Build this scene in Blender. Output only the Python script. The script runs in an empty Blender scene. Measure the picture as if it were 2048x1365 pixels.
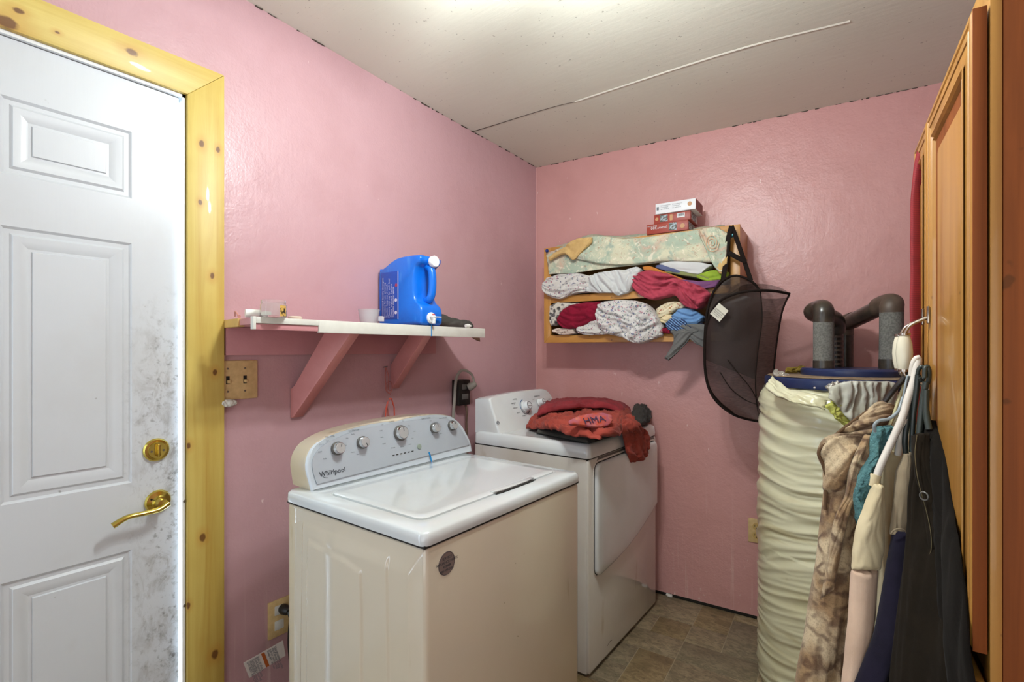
import bpy, bmesh, math, random
from math import sin, cos, pi, sqrt, radians
from mathutils import Vector, Matrix, noise
random.seed(7)
V = Vector
SC = bpy.context.scene
# ---------------------------------------------------------------- camera
H = 1.287
F = V((-.5980, .8015, 0)); R = V((.8015, .5980, 0)); U = V((0, 0, 1))
cam = bpy.data.cameras.new('camera'); camo = bpy.data.objects.new('camera', cam)
SC.collection.objects.link(camo); SC.camera = camo
camo.location = (0, 0, H); camo.rotation_euler = (pi/2, 0, math.atan2(.5980, .8015))
cam.sensor_width = 36; cam.lens = 36*1000/2048; cam.shift_y = 17.5/2048; cam.clip_start = .02
# ---------------------------------------------------------------- world, light, exposure
w = bpy.data.worlds.new('world'); SC.world = w; w.use_nodes = True
w.node_tree.nodes['Background'].inputs[0].default_value = (.75, .86, 1, 1)
w.node_tree.nodes['Background'].inputs[1].default_value = .6
vs = SC.view_settings
vs.view_transform = 'Standard'; vs.look = 'None'; vs.gamma = 1; vs.use_curve_mapping = False
vs.exposure = 0.1
def area(name, loc, target, size, power, col):
    l = bpy.data.lights.new(name, 'AREA'); l.shape = 'RECTANGLE'; l.size, l.size_y = size
    l.energy = power; l.color = col
    o = bpy.data.objects.new(name, l); SC.collection.objects.link(o); o.location = loc
    o.rotation_euler = (V(target)-V(loc)).to_track_quat('-Z', 'Y').to_euler(); return o
area('daylight_fill', (-1.60, -.80, 1.02), (-.75, 1.2, .75), (.22, 1.9), 9, (.62, .82, 1))  # added cool side light standing in for daylight; no window is built there
area('room_fill', (.7, -1.1, 1.75), (-.6, 1.6, 1.1), (1.6, 1.1), 8, (.84, .95, 1))
area('ceiling_bounce', (-.2, -.9, .9), (-.5, 1.6, 2.4), (1.6, 1.0), 9, (.93, .98, 1))
for nm, loc, e in (('bulb_lamp', (-.70, .915, 2.215), 26), ('bulb_lamp', (-.565, 1.0, 2.20), 21)):
    l = bpy.data.lights.new(nm, 'POINT'); l.energy = e; l.color = (.92, .98, 1); l.shadow_soft_size = .035
    o = bpy.data.objects.new(nm, l); SC.collection.objects.link(o); o.location = loc
# ---------------------------------------------------------------- pixel rays
def ray(px): return F + R*((px-1024)/1000)
def P(px, py, d):
    v = ray(px)*d; return V((v.x, v.y, H+(700-py)/1000*d))
def PX(px, py, x): return P(px, py, x/ray(px).x)
def PY(px, py, y): return P(px, py, y/ray(px).y)
def PZ(px, py, z): return P(px, py, (z-H)/((700-py)/1000))
AL = radians(4.0)
CO = V((-1.70, 2.528, 0)); E1 = V((cos(AL), sin(AL), 0)); E2 = V((-sin(AL), cos(AL), 0))
def FW(s, t, z): return CO + E1*s - E2*t + U*z
def PW(px, py, t):
    r = ray(px); d = (CO.dot(E2)-t)/r.dot(E2); return P(px, py, d)
# ---------------------------------------------------------------- object helpers
ORG = {}
def obj(name, bm, mat, parent=None, smooth=40, label=None, origin=None):
    me = bpy.data.meshes.new(name)
    if isinstance(bm, bpy.types.Mesh): me = bm; me.name = name
    else:
        bmesh.ops.recalc_face_normals(bm, faces=bm.faces); bm.to_mesh(me); bm.free()
    n = len(me.vertices)
    xs = [v.co for v in me.vertices]
    lo = V([min(c[i] for c in xs) for i in range(3)]); hi = V([max(c[i] for c in xs) for i in range(3)])
    org = V(origin) if origin is not None else V(((lo.x+hi.x)/2, (lo.y+hi.y)/2, lo.z))
    me.transform(Matrix.Translation(-org))
    if smooth:
        me.polygons.foreach_set('use_smooth', [True]*len(me.polygons))
        if smooth < 180: me.set_sharp_from_angle(angle=radians(smooth))
    for m in (mat if isinstance(mat, (list, tuple)) else [mat]): me.materials.append(m)
    o = bpy.data.objects.new(name, me); SC.collection.objects.link(o)
    ORG[o] = org
    if parent: o.parent = parent; o.location = org-ORG[parent]
    else: o.location = org
    if label: o['label'] = label
    return o
def tag(o, label, cat, group=None):
    o['label'] = label; o['category'] = cat
    if group: o['group'] = group
    return o
def thing(name, label, cat, loc, group=None):
    o = bpy.data.objects.new(name, None); SC.collection.objects.link(o); o.location = loc; ORG[o] = V(loc)
    o.empty_display_size = .05
    return tag(o, label, cat, group)
def struct(name, bm, m, smooth=40):
    o = obj(name, bm, m, smooth=smooth) if bm else None
    o['kind'] = 'structure'; return o
def copyobj(o, parent=None, loc=None):
    c = o.copy(); SC.collection.objects.link(c); ORG[c] = ORG[o].copy()
    if parent: c.parent = parent
    if loc is not None: c.location = loc
    return c
def NB(): return bmesh.new()
def bx(bm, c, s, rot=None, bev=0, seg=2):
    """box, centre c, full size s, rot = 3x3 columns (x,y,z axes)"""
    t = bmesh.new(); bmesh.ops.create_cube(t, size=1)
    for v in t.verts: v.co = V((v.co.x*s[0], v.co.y*s[1], v.co.z*s[2]))
    if bev: bmesh.ops.bevel(t, geom=list(t.edges), offset=bev, segments=seg, affect='EDGES', profile=.5)
    M = (rot.to_4x4() if rot else Matrix.Identity(4)); M = Matrix.Translation(c) @ M
    t.transform(M); join(bm, t); return bm
def join(bm, t):
    me = bpy.data.meshes.new('tmp'); t.to_mesh(me); t.free(); bm.from_mesh(me); bpy.data.meshes.remove(me)
def axes(x, y, z): return Matrix((x, y, z)).transposed()
RF = axes(E1, E2, U)
def BB(p0, p1, bev=0, seg=2):
    bm = NB(); p0 = V(p0); p1 = V(p1)
    return bx(bm, (p0+p1)/2, [abs(a) for a in (p1-p0)], None, bev, seg)
def fbox(s0, s1, t0, t1, z0, z1, bev=0):
    """box in the far-wall frame"""
    return bx(NB(), FW((s0+s1)/2, (t0+t1)/2, (z0+z1)/2), (abs(s1-s0), abs(t1-t0), abs(z1-z0)), RF, bev)
def catmull(pts, n, closed=False):
    pts = [V(p) for p in pts]; k = len(pts)
    if k == 2: return [pts[0].lerp(pts[1], i/(n-1)) for i in range(n)]
    L = [0]
    for i in range(1, k): L.append(L[-1]+max(1e-6, (pts[i]-pts[i-1]).length))
    out = []
    for i in range(n):
        s = L[-1]*i/(n-1); j = 0
        while j < k-2 and L[j+1] < s: j += 1
        t = (s-L[j])/(L[j+1]-L[j])
        p1, p2 = pts[j], pts[j+1]
        p0 = pts[j-1] if j > 0 else p1*2-p2
        p3 = pts[j+2] if j+2 < k else p2*2-p1
        out.append(.5*((2*p1)+(p2-p0)*t+(2*p0-5*p1+4*p2-p3)*t*t+(3*p1-p0-3*p2+p3)*t**3))
    return out
def tube(bm, pts, r, seg=10, n=None, smooth=True, caps=True, flat=1, up=None):
    if smooth and n: pts = catmull(pts, n)
    pts = [V(p) for p in pts]; k = len(pts)
    nrm = None; rings = []
    for i, p in enumerate(pts):
        t = (pts[min(i+1, k-1)]-pts[max(i-1, 0)]).normalized()
        if nrm is None:
            a = V(up) if up is not None else (U if abs(t.z) < .9 else V((1, 0, 0)))
            nrm = (a-t*a.dot(t)).normalized()
        else: nrm = (nrm-t*nrm.dot(t)).normalized()
        b = t.cross(nrm); rr = r(i/(k-1)) if callable(r) else r
        rings.append([bm.verts.new(p+nrm*(cos(2*pi*j/seg)*rr*flat)+b*(sin(2*pi*j/seg)*rr)) for j in range(seg)])
    for a, b in zip(rings, rings[1:]):
        for j in range(seg): bm.faces.new((a[j], a[(j+1) % seg], b[(j+1) % seg], b[j]))
    if caps: bm.faces.new(rings[0][::-1]); bm.faces.new(rings[-1])
    return bm
def lathe(bm, prof, c, M=None, seg=32):
    c = V(c); M = M or Matrix.Identity(3); rings = []
    for r, z in prof:
        if r < 1e-6: rings.append([bm.verts.new(c+M@V((0, 0, z)))])
        else: rings.append([bm.verts.new(c+M@V((r*cos(2*pi*j/seg), r*sin(2*pi*j/seg), z))) for j in range(seg)])
    for a, b in zip(rings, rings[1:]):
        for j in range(seg):
            j2 = (j+1) % seg
            if len(a) == 1 and len(b) == 1: continue
            if len(a) == 1: bm.faces.new((a[0], b[j], b[j2]))
            elif len(b) == 1: bm.faces.new((a[j], b[0], a[j2]))
            else: bm.faces.new((a[j], a[j2], b[j2], b[j]))
    if len(rings[0]) > 1: bm.faces.new(rings[0][::-1])
    if len(rings[-1]) > 1: bm.faces.new(rings[-1])
    return bm
def axis_to(d):
    return V(d).to_track_quat('Z', 'Y').to_matrix()
def prism(bm, pts, off, bev=0):
    """polygon pts extruded by vector off"""
    t = bmesh.new()
    a = [t.verts.new(V(p)) for p in pts]; b = [t.verts.new(V(p)+V(off)) for p in pts]; n = len(pts)
    t.faces.new(a[::-1]); t.faces.new(b)
    for i in range(n): t.faces.new((a[i], a[(i+1) % n], b[(i+1) % n], b[i]))
    bmesh.ops.recalc_face_normals(t, faces=t.faces)
    if bev: bmesh.ops.bevel(t, geom=list(t.edges), offset=bev, segments=2, affect='EDGES', profile=.5)
    join(bm, t); return bm
def fold(p, s, fr, st):
    """crease pattern, rounded folds with sharp valleys: st stretches along the fold direction (local u,v)"""
    fr *= 1.8; q = V((p[0]*fr/st, p[1]*fr, s*7.31))
    q += V((noise.noise(q*.55+V((9, s, 0))), noise.noise(q*.55+V((s, 5, 3))), 0))*1.3
    b = lambda v: min(1, abs(noise.noise(v))*2.6)
    return b(q)*.70 + b(q*1.9+V((3, 1, s)))*.32 + b(q*4.1)*.14 - .55
def drape(bm, A, B, tf, tb, face, n=44, m=44, seed=1, amp=.006, fr=9, st=3.0, ang=0, ends=.12, pw=.7, edge=.0, cap=True, back=1.0):
    """closed cloth body between two rails; face = direction of its front"""
    t = bmesh.new(); A = catmull(A, n); B = catmull(B, n); face = V(face).normalized()
    ca, sa = cos(ang), sin(ang); rings = []; L = 0
    for i in range(n):
        a, b = A[i], B[i]; w_ = b-a; wl = w_.length; s = i/(n-1)
        if i: L += ((A[i]+B[i])/2-(A[i-1]+B[i-1])/2).length
        tang = ((A[min(i+1, n-1)]+B[min(i+1, n-1)])-(A[max(i-1, 0)]+B[max(i-1, 0)]))
        N = w_.cross(tang)
        N = N.normalized() if N.length > 1e-9 else face
        if N.dot(face) < 0: N = -N
        e = 1.0
        if ends: e = min(1, s/ends, (1-s)/ends); e = sqrt(max(0.0, 1-(1-e)**2))*.97+.03
        ring = []
        for j in range(m):
            ph = 2*pi*j/m; v = (1-cos(ph))/2; sn = sin(ph)
            th = (abs(sn)**pw)
            x, y = L, v*wl
            fu, fv = x*ca-y*sa, x*sa+y*ca
            f = fold((fu, fv), seed, fr, st)
            if sn >= 0: h = tf*th*e + f*amp*min(1, th*1.6)*(.35+.65*e)
            else: h = -tb*th*e + f*amp*.5*min(1, th*1.6)
            p = a+w_*v+N*h
            if edge and i in (0, n-1): pass
            if edge: p += w_.normalized()*noise.noise(V((s*6, seed*3, v*2)))*edge + tang.normalized()*noise.noise(V((v*5, seed*2, s*3)))*edge
            ring.append(t.verts.new(p))
        rings.append(ring)
    for a, b in zip(rings, rings[1:]):
        for j in range(m): t.faces.new((a[j], a[(j+1) % m], b[(j+1) % m], b[j]))
    for rr in (rings[0][::-1], rings[-1]) if cap else ():
        c = V((0, 0, 0))
        for v in rr: c += v.co
        cv = t.verts.new(c/m)
        for j in range(m): t.faces.new((rr[j], rr[(j+1) % m], cv))
    join(bm, t); return bm
def stuff(o):
    o['kind'] = 'stuff'; return o
def text_mesh(items):
    """items: (string, size, origin, xdir, ydir[, align]) -> one mesh of flat raised lettering"""
    bm = NB()
    for it in items:
        s, size, o, xd, yd = it[:5]
        cu = bpy.data.curves.new('t', 'FONT'); cu.body = s; cu.size = size; cu.extrude = size*.01; cu.resolution_u = 2
        cu.align_x = it[5] if len(it) > 5 else 'LEFT'
        to = bpy.data.objects.new('t', cu)
        me = bpy.data.meshes.new_from_object(to)
        xd = V(xd).normalized(); yd = V(yd).normalized(); zd = xd.cross(yd)
        me.transform(Matrix.Translation(V(o)+zd*.0008) @ axes(xd, yd, zd).to_4x4())
        bm.from_mesh(me); bpy.data.meshes.remove(me); bpy.data.objects.remove(to); bpy.data.curves.remove(cu)
    return bm
# ---------------------------------------------------------------- materials
def lin(c):
    if isinstance(c, str): c = tuple(int(c[i:i+2], 16)/255 for i in (0, 2, 4))
    return tuple((x/12.92 if x <= .04045 else ((x+.055)/1.055)**2.4) for x in c)+(1,)
class Mt:
    def __init__(s, name, base, rough=.5, metal=0, **kw):
        s.m = bpy.data.materials.new(name); s.m.use_nodes = True; s.nt = s.m.node_tree; s.N = s.nt.nodes
        s.b = s.N['Principled BSDF']; s.b.inputs['Base Color'].default_value = lin(base)
        s.b.inputs['Roughness'].default_value = rough; s.b.inputs['Metallic'].default_value = metal
        s.col = None; s.base = lin(base); s.h = None
        for k, v in kw.items(): s.b.inputs[k.replace('_', ' ')].default_value = v
        s.m.diffuse_color = lin(base)
    def n(s, t, **kw):
        x = s.N.new(t)
        for k, v in kw.items():
            if hasattr(x, k): setattr(x, k, v)
            else: x.inputs[k].default_value = v
        return x
    def l(s, a, b): s.nt.links.new(a, b)
    def co(s, scale=(1, 1, 1), rot=(0, 0, 0), world=False, loc=(0, 0, 0)):
        if world: c = s.n('ShaderNodeNewGeometry').outputs['Position']
        else: c = s.n('ShaderNodeTexCoord').outputs['Object']
        mp = s.n('ShaderNodeMapping'); mp.inputs['Scale'].default_value = scale; mp.inputs['Rotation'].default_value = rot
        mp.inputs['Location'].default_value = loc
        s.l(c, mp.inputs[0]); return mp.outputs[0]
    def noise(s, co, scale, detail=4, rough=.55, dist=0):
        x = s.n('ShaderNodeTexNoise'); s.l(co, x.inputs['Vector'])
        for k, v in (('Scale', scale), ('Detail', detail), ('Roughness', rough), ('Distortion', dist)): x.inputs[k].default_value = v
        return x.outputs['Fac']
    def rng(s, v, a, b, c=0, d=1, smooth=False):
        x = s.n('ShaderNodeMapRange'); s.l(v, x.inputs[0])
        for i, q in enumerate((a, b, c, d)): x.inputs[i+1].default_value = q
        if smooth: x.interpolation_type = 'SMOOTHSTEP'
        return x.outputs[0]
    def math(s, op, a, b):
        x = s.n('ShaderNodeMath', operation=op)
        for i, q in enumerate((a, b)):
            if isinstance(q, (int, float)): x.inputs[i].default_value = q
            else: s.l(q, x.inputs[i])
        return x.outputs[0]
    def mix(s, fac, c, mode='MIX'):
        """lay colour c over the present colour by fac"""
        x = s.n('ShaderNodeMix', data_type='RGBA'); x.blend_type = mode
        if isinstance(fac, (int, float)): x.inputs[0].default_value = fac
        else: s.l(fac, x.inputs[0])
        if s.col is None: x.inputs[6].default_value = s.base
        else: s.l(s.col, x.inputs[6])
        if isinstance(c, (str, tuple)): x.inputs[7].default_value = lin(c)
        else: s.l(c, x.inputs[7])
        s.col = x.outputs[2]; s.l(s.col, s.b.inputs['Base Color']); return s
    def bump(s, h, st=.3, dist=.01):
        x = s.n('ShaderNodeBump'); x.inputs['Strength'].default_value = st; x.inputs['Distance'].default_value = dist
        s.l(h, x.inputs['Height'])
        if s.h: s.l(s.h, x.inputs['Normal'])
        s.h = x.outputs[0]; s.l(s.h, s.b.inputs['Normal']); return s
    def vor(s, co, scale, feat='F1', rnd=1, out='Distance'):
        x = s.n('ShaderNodeTexVoronoi', feature=feat); s.l(co, x.inputs['Vector']); x.inputs['Scale'].default_value = scale
        x.inputs['Randomness'].default_value = rnd
        return x.outputs[out]
def simple(name, base, rough=.5, metal=0, var=.08, vs_=10, bs=0, bst=.2, dark='000000', **kw):
    m = Mt(name, base, rough, metal, **kw)
    c = m.co()
    if var: m.mix(m.rng(m.noise(c, vs_), .35, .75, 0, var), dark)
    if bs: m.bump(m.noise(c, bs), bst, .003)
    return m.m
def cloth(name, base, dark='000000', var=.15, weave=900, rough=.9, sheen=.06, light=None):
    m = Mt(name, base, rough); c = m.co(); m.b.inputs['Specular IOR Level'].default_value = .15
    m.mix(m.rng(m.noise(c, 14), .35, .7, 0, var), dark)
    if light: m.mix(m.rng(m.noise(c, 40, 6), .45, .7, 0, .5), light)
    m.b.inputs['Sheen Weight'].default_value = sheen
    m.bump(m.noise(c, weave, 2), .25, .001)
    return m.m
def floral(name, base, cols, scale=60, dens=.28):
    m = Mt(name, base, .9); c0 = m.co()
    nz = m.n('ShaderNodeTexNoise'); m.l(c0, nz.inputs['Vector']); nz.inputs['Scale'].default_value = scale*.7
    ad = m.n('ShaderNodeVectorMath', operation='MULTIPLY_ADD'); m.l(nz.outputs['Color'], ad.inputs[0])
    ad.inputs[1].default_value = (.02,)*3; m.l(c0, ad.inputs[2]); c = ad.outputs[0]
    for i, (cc, k) in enumerate(cols):
        mp = m.n('ShaderNodeMapping'); m.l(c, mp.inputs[0]); mp.inputs['Location'].default_value = (i*.37, i*.21, i*.11)
        d = m.vor(mp.outputs[0], scale*k)
        m.mix(m.rng(d, dens, dens*.7, 0, .95), cc)
    m.bump(m.noise(c0, 700, 2), .2, .001)
    m.b.inputs['Sheen Weight'].default_value = .2
    return m.m
# ================================================================ materials of the setting
def wall_mat(name, base, lighter):
    m = Mt(name, base, .36); c = m.co(world=True)
    m.mix(m.rng(m.noise(c, 1.6, 3), .4, .7, 0, .25), lighter)
    m.mix(m.rng(m.noise(c, 5, 5), .5, .8, 0, .14), '8c5a50')
    sc = m.noise(m.co((60, 60, 16), world=True), 1, 3)
    m.mix(m.rng(sc, .735, .76, 0, .55), 'f2e4e2')                      # chips and thin scratches
    z = m.n('ShaderNodeSeparateXYZ'); m.l(c, z.inputs[0])
    low = m.rng(z.outputs[2], .75, .05, 0, 1, True)
    drip = m.rng(m.noise(m.co((55, 55, 1.6), world=True), 1, 2), .60, .74, 0, .5)
    m.mix(m.math('MULTIPLY', low, drip), 'e2c8c6')
    spl = m.rng(m.noise(c, 90, 3), .66, .72, 0, .5)
    m.mix(m.math('MULTIPLY', m.rng(z.outputs[2], .4, .05, 0, 1, True), spl), 'ded0cc')
    m.bump(m.noise(c, 120, 3), .22, .004).bump(m.noise(c, 9, 4), .25, .02)
    m.bump(m.noise(m.co((80, 80, 9), world=True), 1, 3), .12, .004)
    return m.m
M = {}
M['wall'] = wall_mat('pink_paint', 'bf989d', 'caa8ad')
M['wall_far'] = wall_mat('pink_paint_far', 'ca9692', 'd0a29d')
def ceil_mat():
    m = Mt('ceiling_paint', 'dbdbcb', .6); c = m.co(world=True)
    m.mix(m.rng(m.noise(c, 2.2, 4), .4, .7, 0, .35), 'cbcbba')
    m.mix(m.rng(m.noise(m.co((3, 22, 3), (0, 0, .3), True), 1, 4), .5, .75, 0, .3), 'd8d2c4')
    m.mix(m.rng(m.noise(c, 70, 2), .70, .74, 0, .5), '6f675a')
    m.bump(m.noise(m.co((6, 60, 6), (0, 0, .25), True), 1, 4), .12, .004).bump(m.noise(c, 30, 4), .1, .005)
    return m.m
M['ceiling'] = ceil_mat()
M['grime'] = simple('grime', '4a4036', .9)
def pine_mat(name, base, dark, knots, axis, grain=26, halo='b98432', kcol='5a2c12'):
    m = Mt(name, base, .45); m.b.inputs['Coat Weight'].default_value = .06
    sc = [grain]*3; sc[axis] = 1.2
    g = m.noise(m.co(sc, world=True), 1, 5, .6, .6)
    m.mix(m.rng(g, .38, .72, 0, .75), dark)
    m.mix(m.rng(m.noise(m.co(world=True), 5, 3), .45, .75, 0, .3), dark)
    pos = m.n('ShaderNodeNewGeometry').outputs['Position']
    nz = m.noise(m.co(world=True), 30, 3)
    for k, r, *e in knots:
        s = m.n('ShaderNodeVectorMath', operation='SUBTRACT'); m.l(pos, s.inputs[0]); s.inputs[1].default_value = k
        q = m.n('ShaderNodeVectorMath', operation='MULTIPLY'); m.l(s.outputs[0], q.inputs[0]); v = [1, 1, 1]; v[axis] = .65; q.inputs[1].default_value = v
        d = m.n('ShaderNodeVectorMath', operation='LENGTH'); m.l(q.outputs[0], d.inputs[0])
        dd = m.math('MULTIPLY_ADD', nz, r*.9); m.nt.nodes[-1].inputs[2].default_value = 0
        dist = m.math('ADD', d.outputs['Value'], m.math('MULTIPLY', nz, r*.8))
        m.mix(m.rng(dist, r*2.6, r*1.0, 0, .45, True), halo)
        m.mix(m.rng(dist, r*1.12, r*.85, 0, .85), kcol)
    m.bump(g, .12, .003)
    return m.m
TX = -1.682
kn = [(PX(403, 287, TX), .012), (PX(436, 300, TX), .010), (PX(400, 405, TX), .009), (PX(424, 552, TX), .011), (PX(430, 745, TX), .011),
      (PX(405, 1075, TX), .013), (PX(430, 1310, TX), .016), (PX(377, 892, TX), .010), (PX(376, 1212, TX), .009)]
kt = [(PX(14, 45, TX), .022), (PX(262, 104, TX), .017), (PX(37, 22, TX), .012), (PX(115, 65, TX), .006)]
M['pine_v'] = pine_mat('varnished_pine_upright', 'cbb560', 'ae862e', kn, 2)
M['pine_h'] = pine_mat('varnished_pine_header', 'd0bb68', 'b5943e', kt, 1)
def door_mat():
    m = Mt('white_door_paint', 'cbd0d4', .34); c = m.co(world=True)
    y = m.n('ShaderNodeSeparateXYZ'); m.l(c, y.inputs[0])
    m.mix(m.rng(m.noise(c, 3, 5), .5, .75, 0, .18), 'a79f92')
    edge = m.math('MULTIPLY', m.rng(y.outputs[1], .44, .60, 0, 1, True), m.rng(y.outputs[2], 1.55, 1.15, 0, 1, True))
    smear = m.noise(m.co((16, 22, 13), (.5, 0, 0), True), 1, 7, .68, .6)
    m.mix(m.math('MULTIPLY', edge, m.rng(smear, .48, .66, 0, .62)), '6b6152')
    m.mix(m.math('MULTIPLY', edge, m.rng(m.noise(c, 60, 6, .7), .55, .68, 0, .65)), '3e372d')
    lo = m.rng(y.outputs[2], .95, .2, 0, 1, True)
    m.mix(m.math('MULTIPLY', lo, m.rng(m.noise(c, 6, 6), .5, .75, 0, .35)), '857b6a')
    m.mix(m.rng(m.noise(m.co((30, 30, 30), world=True, loc=(4, 2, 1)), 1, 2), .76, .80, 0, .5), '57503f')
    m.bump(m.noise(m.co((90, 90, 6), world=True), 1, 3), .08, .002)
    return m.m
M['door'] = door_mat()
M['white'] = simple('white_plastic', 'e3e6e6', .3, var=.05)
M['dirty_white'] = simple('dirty_white_paint', 'd8d8cf', .45, var=.12, vs_=20, dark='6a6050', bs=60)
M['brass'] = Mt('brass', 'c8b258', .2, 1).m
M['dark'] = simple('black_plastic', '17150f', .45)
M['screw'] = Mt('screw_steel', '8d8a84', .35, 1).m
# ================================================================ the room
def zceil(x, y): return 2.397 + .029*(2.53-y) - .013*(x+1.7) + .006*sin(x*3.1+y*2.3)*min(1, max(0, (2.4-y)*2))
D0 = P(1950, 700, .75); D0.z = 0
S0 = (D0-CO).dot(E1); TD = -(D0-CO).dot(E2)        # far-wall frame coordinates of the cabinet front's near corner
SR = S0+.62
bm = NB(); n1, n2 = 40, 40
g = [[None]*(n2+1) for _ in range(n1+1)]
for i in range(n1+1):
    for j in range(n2+1):
        x = -1.82+2.75*i/n1; y = -1.5+4.3*j/n2
        g[i][j] = bm.verts.new((x, y, zceil(x, y)))
for i in range(n1):
    for j in range(n2): bm.faces.new((g[i][j], g[i][j+1], g[i+1][j+1], g[i+1][j]))
ext = bmesh.ops.extrude_face_region(bm, geom=list(bm.faces))
for v in ext['geom']:
    if isinstance(v, bmesh.types.BMVert): v.co.z += .05
ceiling = struct('ceiling', bm, M['ceiling'], 30)
# seam in the ceiling: a dark crack turning into a pale raised tape ridge
bm = NB()
def cpt(px, py):
    p = PZ(px, py, 2.40)
    for _ in range(4): p = PZ(px, py, zceil(p.x, p.y)-.001)
    return p
obj('seam_crack', tube(NB(), [cpt(944, 264), cpt(1000, 247), cpt(1060, 228), cpt(1118, 211), cpt(1150, 204)], lambda s: .0022*(1-s*.5), 6, 20), M['grime'], ceiling)
M['tape'] = simple('ceiling_tape', 'd9d4c6', .6)
obj('seam_ridge', tube(NB(), [cpt(1150, 204)+U*.003, cpt(1260, 168)+U*.003, cpt(1380, 129)+U*.003, cpt(1520, 87)+U*.003, cpt(1700, 43)+U*.003], .0052, 6, 20), M['tape'], ceiling)
# ragged dark joint along both walls
def joint(name, a, b, par, off):
    t = NB(); n = 90
    for i in range(n):
        if random.random() < .4: continue
        p = V(a).lerp(V(b), (i+random.random())/n); q = V(a).lerp(V(b), (i+.7+random.random())/n)
        p.z = zceil(p.x, p.y)-.001; q.z = zceil(q.x, q.y)-.001
        tube(t, [p, (p+q)/2-U*.001*random.random(), q], .0008+random.random()*.0022, 5, smooth=False)
    return obj(name, t, M['grime'], par)
joint('joint_gap', (-1.698, .3, 0), (-1.698, 2.52, 0), ceiling, 0)
joint('joint_gap', FW(.02, .002, 0), FW(1.95, .002, 0), ceiling, 0)
# floor: vinyl sheet with individual printed-and-embossed tiles where they show
def floor_mat(i, base, mid, dark):
    m = Mt('vinyl_floor', base, .42); c = m.co((11, 20, 11), (0, 0, .5*i), world=True, loc=(i*3.1, i, 0))
    m.mix(m.rng(m.noise(c, 1.5, 7, .7, 1.2), .42, .58, 0, .9), mid)
    m.mix(m.rng(m.noise(c, 4, 7, .7, 1.0), .52, .66, 0, .7), dark)
    m.mix(m.rng(m.noise(m.co(world=True), 3, 4), .5, .8, 0, .5), '54432c')
    m.bump(m.noise(c, 8, 4), .12, .002); return m.m
FM = [floor_mat(0, 'ab9b7c', '83724f', '544730'), floor_mat(1, '9c8c70', '766a54', '4f4534'), floor_mat(2, '94815f', '776548', '4f4330'), floor_mat(3, '8c8068', '6f6550', '4a4335')]
M['grout'] = simple('vinyl_joint', 'a3957b', .5)
bm = BB((-1.85, -1.6, -.05), (1.0, 2.85, -.0015))
floor = struct('floor', bm, M['grout']); u_ = .152
occ = set()
rnd = random.Random(5)
for i in range(1, 17):
    for j in range(-1, 14):
        if (i, j) in occ: continue
        for (a, b) in rnd.sample([(2, 2), (1, 1), (2, 1), (1, 2), (2, 2)], 5)+[(1, 1)]:
            cells = {(i+p, j+q) for p in range(a) for q in range(b)}
            if not (cells & occ): break
        occ |= cells
        s0, t0 = i*u_-.25, j*u_+.07
        if t0+b*u_ < 0: continue
        obj('tile', fbox(s0+.0015, s0+a*u_-.0015, max(t0, .002)+.0015, t0+b*u_-.0015, -.003, 0, .0006), FM[rnd.randrange(4)], floor)
# walls
YD0, YD1 = -.215, .607
bm = BB((-1.80, YD1+.014, 0), (-1.70, 2.62, 2.06))
bx(bm, (-1.75, (-1.5+YD0-.015)/2, 1.03), (.1, abs(-1.5-YD0+.015), 2.06))
bx(bm, (-1.75, (-1.5+2.62)/2, 2.29), (.1, 4.12, .46))
wall_left = struct('wall_left', bm, M['wall'])
bm = fbox(-.10, SR+.1, -.1, 0, .012, 2.5); wall_back = struct('wall_back', bm, M['wall_far'])
bm = bx(NB(), FW(SR+.05, 2.0, 1.25), (.1, 4.2, 2.5), RF); wall_right = struct('wall_right', bm, M['wall'])
M['rear'] = simple('rear_wall_paint', 'c9b8b0', .6)
wall_rear = struct('wall_rear', BB((-1.8, -1.6, 0), (1.0, -1.5, 2.52)), M['rear'])
# dark gap under the far wall
obj('floor_gap', fbox(.0, SR, -.02, .0015, 0, .014), M['dark'], wall_back)
# corner bead
M['bead'] = simple('corner_paint', 'd8a6a4', .4)
obj('corner_bead', tube(NB(), [(-1.699, 2.524, 0), (-1.699, 2.524, 2.41)], .0035, 6, smooth=False), M['bead'], wall_left)
# ---------------------------------------------------------------- door
DX = -1.706
door = obj('door_1', BB((DX-.040, YD0, .01), (DX-.011, YD1, 2.045)), M['door']); door['kind'] = 'structure'
def raised_panel(y0, y1, z0, z1):
    """embossed panel set into the door skin: outer bead, cove, raised field"""
    t = NB(); prof = [(0, 0), (.006, -.006), (.016, -.0065), (.022, -.001), (.034, -.002), (.050, -.008), (.056, -.008), (.058, -.0035), (.066, -.0035)]
    rings = []
    for d, h in prof:
        rings.append([t.verts.new((DX+h, y, z)) for y, z in ((y0+d, z0+d), (y1-d, z0+d), (y1-d, z1-d), (y0+d, z1-d))])
    for a, b in zip(rings, rings[1:]):
        for k in range(4): t.faces.new((a[k], a[(k+1) % 4], b[(k+1) % 4], b[k]))
    t.faces.new(rings[-1]); return t
cols = [(YD0+.115, YD0+.115+.262), (.49-.262, .49)]
rows = [(.15, .722), (.911, 1.588), (1.714, 1.903)]
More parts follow.
